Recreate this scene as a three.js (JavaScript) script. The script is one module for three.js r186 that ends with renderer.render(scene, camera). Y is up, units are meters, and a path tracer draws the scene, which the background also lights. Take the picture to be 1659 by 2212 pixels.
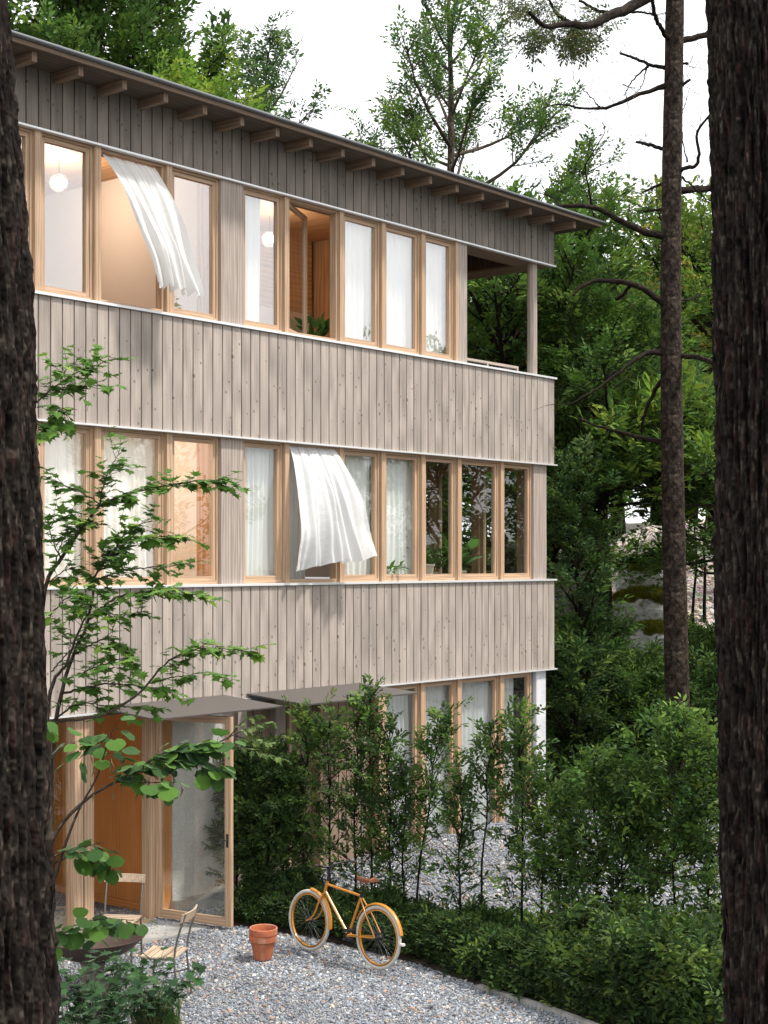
import * as THREE from 'three';
import { mergeGeometries, mergeVertices } from 'three/addons/utils/BufferGeometryUtils.js';
import { ImprovedNoise } from 'three/addons/math/ImprovedNoise.js';

// ---------------------------------------------------------------- camera, sky, sun, exposure
const scene = new THREE.Scene();
const F = 3300, CX = 829.5, HY = 1213, EYE = 4.42;          // lens in units of a 1659 x 2212 frame
const camera = new THREE.PerspectiveCamera(2 * Math.atan(1106 / F) * 180 / Math.PI, 0.75, 0.1, 600);
camera.position.set(0, EYE, 0);
camera.setViewOffset(1659, 2212, 0, -107, 1659, 2212);       // rising-front lens, verticals stay vertical
camera.lookAt(0, EYE, -10);
const renderer = new THREE.WebGLRenderer({ antialias: true });
renderer.toneMapping = THREE.LinearToneMapping;
renderer.toneMappingExposure = 1.5;
renderer.shadowMap.enabled = true;
{ // bright overcast sky
  const w = 256, h = 128, d = new Float32Array(w * h * 4), n = new ImprovedNoise();
  for (let y = 0; y < h; y++) for (let x = 0; x < w; x++) {
    const el = ((y + 0.5) / h - 0.5) * Math.PI, az = x / w * Math.PI * 2, s = Math.max(0, Math.sin(el));
    const c = 1 + 0.06 * n.noise(Math.cos(az) * Math.cos(el) * 3, s * 5, Math.sin(az) * Math.cos(el) * 3);
    const L = (1.02 + 0.42 * s) * c, o = (y * w + x) * 4, g = el < 0 ? 0.25 : 1;
    d[o] = L * 0.985 * g; d[o + 1] = L * 1.0 * g; d[o + 2] = L * 1.03 * g; d[o + 3] = 1;
  }
  const t = new THREE.DataTexture(d, w, h, THREE.RGBAFormat, THREE.FloatType);
  t.mapping = THREE.EquirectangularReflectionMapping; t.magFilter = THREE.LinearFilter; t.minFilter = THREE.LinearFilter; t.needsUpdate = true;
  scene.background = t; scene.environment = t;
}
const sun = new THREE.DirectionalLight(new THREE.Color(1, 0.95, 0.88), 3.3);
sun.position.set(16, 30, 4).add(new THREE.Vector3(0, 0, -20)); sun.target.position.set(0, 0, -20);
sun.castShadow = true; sun.shadow.radius = 9;
Object.assign(sun.shadow.camera, { left: -30, right: 30, top: 30, bottom: -30, far: 120 });
scene.add(sun, sun.target);

// ---------------------------------------------------------------- helpers
const V = (x, y, z) => new THREE.Vector3(x, y, z);
const at = (x, y, D) => V((x - CX) / F * D, EYE + (HY - y) / F * D, -D);
function rng(a) { return () => { a |= 0; a = a + 0x6D2B79F5 | 0; let t = Math.imul(a ^ a >>> 15, 1 | a); t = t + Math.imul(t ^ t >>> 7, 61 | t) ^ t; return ((t ^ t >>> 14) >>> 0) / 4294967296; }; }
const R = (r, a, b) => a + (b - a) * r();
const lerp = THREE.MathUtils.lerp, clamp = THREE.MathUtils.clamp;
const sstep = (a, b, x) => { const t = clamp((x - a) / (b - a), 0, 1); return t * t * (3 - 2 * t); };
const IN = new ImprovedNoise();
const noise = (x, y, z = 0) => IN.noise(x, y, z);
const fbm = (x, y, z = 0, o = 4) => { let s = 0, a = 0.5; for (let i = 0; i < o; i++) { s += a * IN.noise(x, y, z); x *= 2.03; y *= 2.03; z *= 2.03; a *= 0.5; } return s; };
const used = new Map();
function numbered(n) { const k = used.get(n) || 0; used.set(n, k + 1); return k ? n + '_' + String(k).padStart(3, '0') : n; }
function tag(o, label, category, group, kind) { if (label) o.userData.label = label; if (category) o.userData.category = category; if (group) o.userData.group = group; if (kind) o.userData.kind = kind; return o; }
function mesh(name, geo, mat, parent) {
  const m = new THREE.Mesh(Array.isArray(geo) ? mergeGeometries(geo) : geo, mat);
  m.castShadow = m.receiveShadow = true; m.name = parent ? name : numbered(name); (parent || scene).add(m); return m;
}
function thing(name, label, category, pos = V(0, 0, 0), turn = 0, group) {
  const g = new THREE.Group(); g.name = numbered(name); g.position.copy(pos); g.rotation.y = turn; scene.add(g); return tag(g, label, category, group);
}
function grp(name, parent) { const g = new THREE.Group(); g.name = name; parent.add(g); return g; }
function copyOf(o, pos, turn, label) { const c = o.clone(); c.name = numbered(o.name.replace(/_\d{3}$/, '')); c.position.copy(pos); c.rotation.y = turn; c.userData = { ...o.userData, label }; scene.add(c); return c; }
const rb = rng(77);
// box with uv in metres; v runs along the grain axis
function bx(x0, x1, y0, y1, z0, z1, grain = 'y') {
  if (x1 < x0) [x0, x1] = [x1, x0]; if (z1 < z0) [z0, z1] = [z1, z0];
  const g = new THREE.BoxGeometry(x1 - x0, y1 - y0, z1 - z0).toNonIndexed(); g.translate((x0 + x1) / 2, (y0 + y1) / 2, (z0 + z1) / 2);
  const p = g.attributes.position, n = g.attributes.normal, uv = g.attributes.uv, ou = rb() * 3, ov = rb() * 3;
  for (let i = 0; i < p.count; i++) {
    const c = { x: p.getX(i), y: p.getY(i), z: p.getZ(i) }, a = { x: Math.abs(n.getX(i)), y: Math.abs(n.getY(i)), z: Math.abs(n.getZ(i)) };
    const rest = ['x', 'y', 'z'].filter((k) => k !== grain && a[k] < 0.5);
    const v = a[grain] > 0.5 ? rest[1] : grain;
    uv.setXY(i, c[rest[0]] + ou, c[v] + ov);
  }
  return g;
}
// convex profile [[x, z]...] pulled along y
function prism(prof, y0, y1, uo = 0, vo = 0, us = 1, vs = 1) {
  const pos = [], nor = [], uv = []; let d = 0; const N = prof.length;
  for (let i = 0; i < N; i++) {
    const a = prof[i], b = prof[(i + 1) % N], l = Math.hypot(b[0] - a[0], b[1] - a[1]), nx = (b[1] - a[1]) / l, nz = -(b[0] - a[0]) / l;
    const q = [[a, y0, a[0]], [b, y0, b[0]], [b, y1, b[0]], [a, y0, a[0]], [b, y1, b[0]], [a, y1, a[0]]];
    for (const [c, y, u] of q) { pos.push(c[0], y, c[1]); nor.push(-nx, 0, -nz); uv.push(uo + u * us, vo + (y - y0) * vs); }
    d += l;
  }
  for (const [y, s] of [[y0, -1], [y1, 1]]) for (let i = 1; i < N - 1; i++) for (const c of [prof[0], prof[i], prof[i + 1]]) { pos.push(c[0], y, c[1]); nor.push(0, s, 0); uv.push(uo + c[0] * us, vo + c[1] * vs); }
  const g = new THREE.BufferGeometry();
  g.setAttribute('position', new THREE.Float32BufferAttribute(pos, 3)); g.setAttribute('normal', new THREE.Float32BufferAttribute(nor, 3)); g.setAttribute('uv', new THREE.Float32BufferAttribute(uv, 2));
  return g;
}
class Acc { // collects tubes into one geometry
  constructor() { this.p = []; this.n = []; this.u = []; this.i = []; }
  tube(pts, r0, r1, sides = 6, power = 1) {
    const N = pts.length; let t = pts[1].clone().sub(pts[0]).normalize(), x = Math.abs(t.y) > 0.9 ? V(1, 0, 0) : V(0, 1, 0); x.addScaledVector(t, -x.dot(t)).normalize();
    const base = this.p.length / 3; let len = 0;
    for (let k = 0; k < N; k++) {
      t = pts[Math.min(k + 1, N - 1)].clone().sub(pts[Math.max(k - 1, 0)]).normalize(); x.addScaledVector(t, -x.dot(t)).normalize();
      const y = t.clone().cross(x), r = typeof r0 === 'function' ? r0(k / (N - 1)) : lerp(r0, r1, Math.pow(k / (N - 1), power)); if (k) len += pts[k].distanceTo(pts[k - 1]);
      for (let s = 0; s <= sides; s++) {
        const a = s / sides * Math.PI * 2, c = Math.cos(a), q = Math.sin(a), nx = x.x * c + y.x * q, ny = x.y * c + y.y * q, nz = x.z * c + y.z * q;
        this.p.push(pts[k].x + nx * r, pts[k].y + ny * r, pts[k].z + nz * r); this.n.push(nx, ny, nz); this.u.push(s / sides * 0.4, len);
      }
    }
    const w = sides + 1;
    for (let k = 0; k < N - 1; k++) for (let s = 0; s < sides; s++) { const a = base + k * w + s, b = a + w; this.i.push(a, a + 1, b, b, a + 1, b + 1); }
    for (const [k, f] of [[0, 1], [N - 1, 0]]) for (let s = 1; s < sides - 1; s++) { const o = base + k * w; f ? this.i.push(o, o + s + 1, o + s) : this.i.push(o, o + s, o + s + 1); }
    return this;
  }
  add(g) { const b = this.p.length / 3, idx = g.index ? g.index.array : null, P = g.attributes.position.array, Nn = g.attributes.normal.array, U = g.attributes.uv ? g.attributes.uv.array : new Float32Array(P.length / 3 * 2);
    for (let k = 0; k < P.length; k++) { this.p.push(P[k]); this.n.push(Nn[k]); } for (let k = 0; k < U.length; k++) this.u.push(U[k]);
    const n = idx ? idx.length : P.length / 3; for (let k = 0; k < n; k++) this.i.push(b + (idx ? idx[k] : k)); return this; }
  geo() { const g = new THREE.BufferGeometry(); g.setAttribute('position', new THREE.Float32BufferAttribute(this.p, 3)); g.setAttribute('normal', new THREE.Float32BufferAttribute(this.n, 3)); g.setAttribute('uv', new THREE.Float32BufferAttribute(this.u, 2)); g.setIndex(this.i); return g; }
}
const tubeGeo = (pts, r0, r1 = r0, sides = 8) => new Acc().tube(pts, r0, r1, sides).geo();
const spline = (pts, n) => new THREE.CatmullRomCurve3(pts, false, 'centripetal').getPoints(n);
function lathe(pts, seg = 40) { return new THREE.LatheGeometry(pts.map(([r, y]) => new THREE.Vector2(r, y)), seg); }

// ---------------------------------------------------------------- textures and materials
function tex(w, h, fn, srgb, repeat) { // fn(u, v) -> [r, g, b] in 0..1 (sRGB values when srgb)
  const d = new Uint8Array(w * h * 4);
  for (let y = 0; y < h; y++) for (let x = 0; x < w; x++) { const c = fn(x / w, y / h, x, y), o = (y * w + x) * 4; d[o] = clamp(c[0], 0, 1) * 255; d[o + 1] = clamp(c[1], 0, 1) * 255; d[o + 2] = clamp(c[2], 0, 1) * 255; d[o + 3] = 255; }
  const t = new THREE.DataTexture(d, w, h); t.magFilter = THREE.LinearFilter; t.minFilter = THREE.LinearMipmapLinearFilter; t.wrapS = t.wrapT = THREE.RepeatWrapping;
  if (srgb) t.colorSpace = THREE.SRGBColorSpace; if (repeat) t.repeat.set(...repeat); t.needsUpdate = true; return t;
}
// tiling lattice noise
function tnoise(seed) {
  const r = rng(seed), tab = new Float32Array(4096); for (let i = 0; i < 4096; i++) tab[i] = r();
  const h = (x, y) => tab[(x * 73 + y * 179 + ((x * y) & 1023) * 7) & 4095];
  return (x, y, px, py) => { let x0 = Math.floor(x), y0 = Math.floor(y); const fx = x - x0, fy = y - y0, sx = fx * fx * (3 - 2 * fx), sy = fy * fy * (3 - 2 * fy), m = (a, p) => ((a % p) + p) % p;
    const a = m(x0, px), b = m(x0 + 1, px), c = m(y0, py), d = m(y0 + 1, py); return lerp(lerp(h(a, c), h(b, c), sx), lerp(h(a, d), h(b, d), sx), sy); };
}
const PI2 = Math.PI * 2;
const BOARD_COLS = 8, BOARD_W = 0.1707, TEX_H = 2.7;
function boardTextures() { // eight sawn boards side by side with knots
  const w = 1024, h = 2048, cw = w / BOARD_COLS, r = rng(5), N = tnoise(9), col = new Float32Array(w * h), ht = new Float32Array(w * h), kn = new Float32Array(w * h);
  for (let b = 0; b < BOARD_COLS; b++) {
    const knots = []; const nk = 5 + Math.floor(r() * 5);
    for (let k = 0; k < nk; k++) knots.push([r() * 0.14 + 0.015, r() * TEX_H, R(r, 0.004, 0.013) * (r() < 0.2 ? 1.4 : 1), r()]);
    const tone = R(r, -0.12, 0.12), cath = R(r, 0.03, 0.14), off = b * 17.3;
    for (let y = 0; y < h; y++) for (let x = 0; x < cw; x++) {
      const px = (x + 0.5) / cw * BOARD_W, py = (y + 0.5) / h * TEX_H; let xx = px, dark = 0;
      for (const k of knots) { const dx = px - k[0], dy = (py - k[1]) * 0.42, q = Math.hypot(dx, dy), s = k[2] * 2.0; xx += Math.sign(dx) * k[2] * 1.4 * Math.exp(-q * q / (s * s * 2)) * -1; const e = Math.hypot(dx, (py - k[1]) * 0.75) / k[2]; if (e < 1.5) dark = Math.max(dark, (1 - sstep(0.75, 1.4, e)) * (0.75 + 0.25 * Math.sin(e * 11))); }
      xx += 0.010 * N(off + px * 8, py * 1.6, 999, 999) + Math.pow((px - cath) * 3.4, 2) * 0.18 * N(off + 3, py * 0.9, 999, 999);
      const ring = 0.5 + 0.5 * Math.sin(xx * 560 + N(off + xx * 30, py * 0.7, 999, 999) * 5);
      const fine = N(off * 7 + xx * 900, py * 9, 99999, 99999), mid = N(off * 3 + xx * 190, py * 2.2, 99999, 99999), blotch = N(off + px * 9, py * 3.1, 9999, 9999), speck = N(x + b * 400, y * 0.28, 99999, 99999);
      const i = y * w + b * cw + x; col[i] = tone + (ring - 0.5) * 0.13 + (fine - 0.5) * 0.22 + (mid - 0.5) * 0.26 + (blotch - 0.5) * 0.34 + (speck > 0.87 ? -0.16 : 0); kn[i] = dark; ht[i] = 0.5 + (ring - 0.5) * 0.25 + (fine - 0.5) * 0.55 - dark * 0.25;
    }
  }
  const c = tex(w, h, (u, v, x, y) => { const i = y * w + x, m = 1 + col[i] * 0.62, k = kn[i]; return [lerp(0.735 * m, 0.36, k * 0.72), lerp(0.68 * m, 0.30, k * 0.72), lerp(0.625 * m, 0.26, k * 0.72)]; }, true);
  const b = tex(w, h, (u, v, x, y) => { const q = ht[y * w + x]; return [q, q, q]; });
  return [c, b];
}
const [boardC, boardB] = boardTextures();
function grainTex(w, h, base, amp, rings, seed, sizeU, sizeV) {
  const N = tnoise(seed), N2 = tnoise(seed + 1);
  return tex(w, h, (u, v) => { const wv = N2(u * 4, v * 2, 4, 2) * 0.35 + N2(u * 8, v * 6, 8, 6) * 0.1, ring = 0.5 + 0.5 * Math.sin((u * rings + wv * 3) * PI2), f = N(u * 256, v * 12, 256, 12) * 0.5 + N(u * 128, v * 5, 128, 5) * 0.5, bl = N2(u * 6, v * 5, 6, 5), k = 1 + amp * ((ring - 0.5) * 0.8 + (f - 0.5) * 1.1 + (bl - 0.5) * 0.5); return [base[0] * k, base[1] * k * (1 - (1 - k) * -0.05), base[2] * k]; }, true, [1 / sizeU, 1 / sizeV]);
}
const S = (o) => new THREE.MeshStandardMaterial(o), P = (o) => new THREE.MeshPhysicalMaterial(o);
const rgb = (r, g, b) => new THREE.Color().setRGB(r, g, b);
const M = {
  board: S({ map: boardC, color: rgb(0.64, 0.65, 0.675), bumpMap: boardB, bumpScale: 0.0022, roughness: 0.82 }),
  eaveShadeBoard: S({ map: boardC, color: rgb(0.37, 0.375, 0.385), bumpMap: boardB, bumpScale: 0.003, roughness: 0.85 }),  // same boards darkened: eave shade, with some darker stain, put into the colour
  brownBoard: S({ map: boardC, color: rgb(0.5, 0.42, 0.37), bumpMap: boardB, bumpScale: 0.0022, roughness: 0.85 }),
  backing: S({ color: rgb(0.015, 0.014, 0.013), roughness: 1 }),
  pine: S({ map: grainTex(256, 512, [0.70, 0.585, 0.475], 0.2, 7, 31, 0.3, 1.6), roughness: 0.6 }),
  grey: S({ map: grainTex(256, 512, [0.62, 0.57, 0.53], 0.2, 6, 41, 0.3, 1.6), roughness: 0.8 }),
  rafter: S({ map: grainTex(256, 512, [0.47, 0.395, 0.33], 0.25, 6, 51, 0.3, 1.4), roughness: 0.8 }),
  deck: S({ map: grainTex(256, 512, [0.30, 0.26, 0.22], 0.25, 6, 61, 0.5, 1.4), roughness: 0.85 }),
  cherry: S({ map: grainTex(512, 512, [0.80, 0.53, 0.29], 0.13, 16, 71, 0.6, 2.4), roughness: 0.45 }),
  roomWood: S({ map: grainTex(256, 512, [0.70, 0.53, 0.36], 0.2, 5, 81, 0.4, 2), roughness: 0.6 }),
  flash: S({ color: rgb(0.74, 0.74, 0.74), roughness: 0.38, metalness: 0.35 }),
  roofMetal: S({ color: rgb(0.12, 0.125, 0.13), roughness: 0.38, metalness: 0.55 }),
  canopy: S({ color: rgb(0.095, 0.085, 0.078), roughness: 0.5, metalness: 0.2 }),
  steel: S({ color: rgb(0.5, 0.5, 0.5), roughness: 0.35, metalness: 0.8 }),
  plaster: S({ map: tex(256, 256, (() => { const N = tnoise(13); return (u, v) => { const q = 0.78 + 0.06 * (N(u * 6, v * 6, 6, 6) - 0.5) + 0.08 * (N(u * 60, v * 90, 60, 90) - 0.5); return [q, q * 0.975, q * 0.94]; }; })(), true), bumpMap: tex(256, 256, (() => { const N = tnoise(14); return (u, v) => { const q = N(u * 50, v * 70, 50, 70) * 0.6 + N(u * 20, v * 25, 20, 25) * 0.4; return [q, q, q]; }; })()), bumpScale: 0.006, roughness: 0.95 }),
  concrete: S({ map: tex(256, 256, (() => { const N = tnoise(15); return (u, v) => { const q = 0.80 + 0.10 * (N(u * 4, v * 4, 4, 4) - 0.5) + 0.05 * (N(u * 40, v * 40, 40, 40) - 0.5); return [q, q * 1.0, q * 1.01]; }; })(), true), roughness: 0.8 }),
  slab: S({ map: tex(256, 256, (() => { const N = tnoise(16); return (u, v) => { const q = 0.58 + 0.16 * (N(u * 5, v * 5, 5, 5) - 0.5) + 0.10 * (N(u * 60, v * 60, 60, 60) - 0.5); return [q, q * 0.99, q * 0.96]; }; })(), true), roughness: 0.9 }),
  cream: S({ color: rgb(0.74, 0.64, 0.54), roughness: 0.95 }),
  creamFloor: S({ color: rgb(0.62, 0.56, 0.48), roughness: 0.6 }),
  glass: P({ color: rgb(0.97, 0.985, 0.985), transmission: 1, thickness: 0, roughness: 0.0, ior: 2.6 }),
  glassClear: P({ color: rgb(0.97, 0.985, 0.98), transmission: 1, thickness: 0, roughness: 0.0, ior: 1.6 }),
  sheer: P({ color: rgb(0.90, 0.885, 0.85), transmission: 0.15, thickness: 0, roughness: 1, side: THREE.DoubleSide }),
  white: P({ color: rgb(0.76, 0.76, 0.75), transmission: 0.3, thickness: 0, roughness: 1, side: THREE.DoubleSide, bumpMap: tex(256, 256, (() => { const N = tnoise(17); return (u, v) => { const q = N(u * 24, v * 24, 24, 24) * 0.7 + N(u * 90, v * 90, 90, 90) * 0.3; return [q, q, q]; }; })(), false, [2, 2]), bumpScale: 0.002 }),
  lamp: S({ color: rgb(0.9, 0.88, 0.82), emissive: rgb(1, 0.85, 0.65), emissiveIntensity: 1.6, roughness: 0.4 }),
  black: S({ color: rgb(0.012, 0.012, 0.013), roughness: 0.45 }),
  terracotta: S({ color: rgb(0.82, 0.9, 1.0), map: tex(256, 256, (() => { const N = tnoise(18); return (u, v) => { const q = 1 + 0.16 * (N(u * 6, v * 6, 6, 6) - 0.5) + 0.12 * (N(u * 40, v * 40, 40, 40) - 0.5), b = sstep(0.62, 0.85, N(u * 9, v * 7, 9, 7)) * 0.35; return [lerp(0.72 * q, 0.8, b), lerp(0.40 * q, 0.70, b), lerp(0.26 * q, 0.62, b)]; }; })(), true), roughness: 0.9 }),
};

// ================================================================= the house
// local frame: x = -t (t metres from the far corner back along the wall), z = o (metres out of the wall)
const PHI = Math.atan2(F, 3580 - CX);
const C = V(2.848, 0, -25.5);
const house = thing('timber_house', 'three storey house clad in pale vertical timber boards with ribbon windows', 'house', C, PHI);
const hb = (t0, t1, y0, y1, o0, o1, grain) => bx(-t0, -t1, y0, y1, o0, o1, grain);
const toWorld = (t, y, o) => V(-t, y, o).applyAxisAngle(V(0, 1, 0), PHI).add(C);
const T_END = 14, BACK = -8;
const Y = { g: -0.35, b1: 2.64, s1: 4.13, b2: 6.04, s2: 7.49, b3: 9.36, eave: 10.02 };

// cladding boards: eight shared shapes per band
{
  const rr = rng(12), gap = 0.016, c = 0.003, w = BOARD_W - gap;
  const prof = [[-w / 2, -0.024], [-w / 2, -c], [-w / 2 + c, 0], [w / 2 - c, 0], [w / 2, -c], [w / 2, -0.024]];
  for (const [y0, y1, mat] of [[Y.b1 + 0.004, Y.s1 - 0.035, M.board], [Y.b2 + 0.004, Y.s2 - 0.035, M.board], [Y.b3 + 0.004, Y.eave, M.eaveShadeBoard]]) {
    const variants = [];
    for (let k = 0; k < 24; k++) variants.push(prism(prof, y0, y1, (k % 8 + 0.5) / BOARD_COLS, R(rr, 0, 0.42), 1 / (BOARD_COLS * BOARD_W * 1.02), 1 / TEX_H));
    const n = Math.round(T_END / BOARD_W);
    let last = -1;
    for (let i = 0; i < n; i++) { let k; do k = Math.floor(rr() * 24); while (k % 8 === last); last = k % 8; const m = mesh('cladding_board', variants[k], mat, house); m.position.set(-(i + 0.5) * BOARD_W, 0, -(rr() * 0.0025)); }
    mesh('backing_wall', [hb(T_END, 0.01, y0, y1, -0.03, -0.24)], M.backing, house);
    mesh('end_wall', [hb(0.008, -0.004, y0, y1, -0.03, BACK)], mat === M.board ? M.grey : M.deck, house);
  }
  // ground-floor boarding between the doors and the curtained windows
  const prof2 = prof.map(([x, z]) => [x, z]);
  const v2 = []; for (let k = 0; k < 8; k++) v2.push(prism(prof2, -0.3, Y.b1 - 0.02, (k + 0.5) / BOARD_COLS, R(rr, 0, 0.1), 1 / (BOARD_COLS * BOARD_W * 1.02), 1 / TEX_H / 1.15));
  for (let t = 7.18; t > 4.55; t -= BOARD_W) { const m = mesh('cladding_board', v2[Math.floor(rr() * 8)], M.brownBoard, house); m.position.set(-t, 0, -0.2); }
  mesh('backing_wall', hb(7.3, 4.45, -0.3, Y.b1, -0.226, -0.35), M.backing, house);
}
// metal caps and drips
for (const [y, t1] of [[Y.s1, -0.035], [Y.s2, -0.035]]) { mesh('sill_cap', [hb(T_END, t1, y - 0.03, y - 0.006, -0.02, 0.03), hb(T_END, 0, y - 0.012, y, -0.02, -0.3)], M.flash, house); mesh('sill_lip', hb(T_END, t1, y - 0.006, y + 0.001, -0.019, 0.027), M.flash, house); }
for (const y of [Y.b1, Y.b2, Y.b3]) mesh('drip_edge', hb(T_END, -0.04, y - 0.022, y, -0.07, y === Y.b3 ? 0.008 : 0.032), M.flash, house);
for (const y of [Y.b1, Y.b2]) mesh('soffit_board', hb(T_END, 0, y - 0.014, y - 0.002, -0.072, -0.4, 'x'), M.rafter, house);
mesh('soffit_board', hb(T_END, 2.45, Y.b3 - 0.014, Y.b3 - 0.002, -0.072, -0.4, 'x'), M.rafter, house);

// roof: deck, metal edge, rafters
mesh('roof_deck', hb(T_END, -0.58, Y.eave, Y.eave + 0.045, 0.53, BACK - 0.4, 'x'), M.deck, house);
mesh('roof_board', hb(T_END, -0.585, Y.eave + 0.002, Y.eave + 0.047, 0.532, 0.556, 'x'), M.rafter, house);
{
  const roof = mesh('roof', hb(T_END, -0.62, Y.eave + 0.047, Y.eave + 0.07, 0.57, BACK - 0.4, 'x'), M.roofMetal, house);
  const edge = [];
  for (let t = -0.63; t < T_END; t += 1.9) edge.push(tubeGeo([V(-t, Y.eave + 0.075, 0.575), V(-t - 1.88, Y.eave + 0.075, 0.575)], 0.028, 0.028, 10), tubeGeo([V(-t - 1.86, Y.eave + 0.075, 0.575), V(-t - 1.9, Y.eave + 0.075, 0.575)], 0.031, 0.031, 10));
  mesh('roof_edge', edge, M.roofMetal, roof);
}
for (let i = 0; i < 22; i++) { const t = 0.1 + i * 0.6405; if (t < T_END) mesh('rafter', hb(t + 0.035, t - 0.035, Y.eave - 0.112, Y.eave - 0.001, 0.002, 0.46, 'z'), M.rafter, house); }

// ---- window bands
const FIN0 = -0.04, FIN1 = -0.205;
function fin(t, y0, y1, w = 0.085, mat = M.pine) { mesh('mullion', [hb(t + w, t, y0, y1, FIN1, FIN0)], mat, house); }
function post(t0, t1, y0, y1, o = -0.04) { const n = 3, w = (t0 - t1) / n; for (let k = 0; k < n; k++) mesh('post_board', hb(t0 - k * w, t0 - (k + 1) * w + 0.003, y0, y1, o, o - 0.03), M.grey, house); mesh('post', hb(t0 - 0.003, t1 + 0.003, y0, y1, o - 0.03, -0.34), M.grey, house); }
function frameGeos(t0, t1, y0, y1, o0, o1, s = 0.06, b = 0.06) { return [hb(t0, t0 - s, y0, y1, o0, o1), hb(t1 + s, t1, y0, y1, o0, o1), hb(t0 - s, t1 + s, y1 - s, y1, o0, o1, 'x'), hb(t0 - s, t1 + s, y0, y0 + b, o0, o1, 'x')]; }
function windowUnit(t0, t1, y0, y1, { open = 0, noLeaf = false, glass = M.glass } = {}) {
  const g = grp('window', house);
  mesh('frame', frameGeos(t0, t1, y0, y1, -0.085, -0.2, 0.04, 0.05), M.pine, g);
  if (noLeaf) return g;
  const l0 = t0 - 0.041, l1 = t1 + 0.041, b0 = y0 + 0.051, b1 = y1 - 0.046;
  if (!open) {
    mesh('sash', frameGeos(l0, l1, b0, b1, -0.10, -0.165, 0.048, 0.05), M.pine, g);
    mesh('pane', hb(l0 - 0.049, l1 + 0.049, b0 + 0.051, b1 - 0.051, -0.137, -0.133), glass, g);
  } else { // leaf hinged on its left stile and swung inwards
    const w = l0 - l1, leaf = mesh('sash', [bx(0, 0.05, b0, b1, -0.03, 0.03), bx(w - 0.05, w, b0, b1, -0.03, 0.03), bx(0.05, w - 0.05, b1 - 0.05, b1, -0.03, 0.03, 'x'), bx(0.05, w - 0.05, b0, b0 + 0.05, -0.03, 0.03, 'x')], M.pine, g);
    leaf.position.set(-l0, 0, -0.14); leaf.rotation.y = open;
    const p = mesh('pane', bx(0.051, w - 0.051, b0 + 0.051, b1 - 0.051, -0.002, 0.002), glass, g); p.position.copy(leaf.position); p.rotation.y = open;
  }
  return g;
}
const rowL = [[11.55, 10.6], [10.51, 9.73], [9.64, 8.6], [8.51, 7.67]], rowR = [[7.26, 6.48], [6.395, 5.36], [5.275, 4.445], [4.36, 3.515]];
for (const [y0, y1, up] of [[Y.s1, Y.b2 - 0.015, false], [Y.s2, Y.b3 - 0.015, true]]) {
  rowL.forEach(([a, b], i) => windowUnit(a, b, y0, y1, { glass: up ? M.glass : M.glassClear, open: i === 2 && up ? 0.9 : 0 }));
  for (const t of [11.55, 10.51, 9.64, 8.51]) fin(t, y0, y1, 0.088);
  fin(7.595, y0, y1, 0.072, M.grey);
  post(7.594, 7.262, y0, y1);
  rowR.forEach(([a, b], i) => windowUnit(a, b, y0, y1, { glass: up ? M.glass : M.glassClear, open: i === 1 ? (up ? 0.47 : 1.35) : 0 }));
  for (const t of [6.395, 5.275, 4.36, 3.43]) fin(t, y0, y1);
  windowUnit(12.6, 11.64, y0, y1); windowUnit(T_END, 12.7, y0, y1); fin(12.6, y0, y1, 0.1);
  if (up) { windowUnit(3.43, 2.68, y0, y1); post(2.61, 2.385, y0, y1); fin(2.61, y0, y1, 0.07); }
  else { windowUnit(3.43, 2.615, y0, y1, { glass: M.glassClear }); fin(2.53, y0, y1); windowUnit(2.53, 1.48, y0, y1, { glass: M.glassClear }); fin(1.395, y0, y1); windowUnit(1.395, 0.56, y0, y1, { glass: M.glassClear }); fin(0.482, y0, y1, 0.078, M.grey); post(0.48, 0.18, y0, y1); }
}
// glazed end wall of the middle storey, seen through the corner room
for (const o of [-0.4, -1.35, -2.3, -3.25]) {
  mesh('end_mullion', hb(0.30, 0.12, Y.s1, Y.b2 - 0.015, o, o - 0.13), M.pine, house);
  const w = grp('window', house), a = o - 0.131, b = o - 0.949;
  mesh('frame', [bx(-0.25, -0.17, Y.s1, Y.b2 - 0.015, a - 0.06, a), bx(-0.25, -0.17, Y.s1, Y.b2 - 0.015, b, b + 0.06), bx(-0.25, -0.17, Y.s1, Y.s1 + 0.08, b + 0.06, a - 0.06, 'z'), bx(-0.25, -0.17, Y.b2 - 0.1, Y.b2 - 0.015, b + 0.06, a - 0.06, 'z')], M.pine, w);
  mesh('pane', bx(-0.212, -0.208, Y.s1 + 0.08, Y.b2 - 0.1, b + 0.06, a - 0.06), M.glassClear, w);
}
mesh('end_mullion', hb(0.30, 0.12, Y.s1, Y.b2 - 0.015, -4.2, BACK), M.cream, house);

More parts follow.
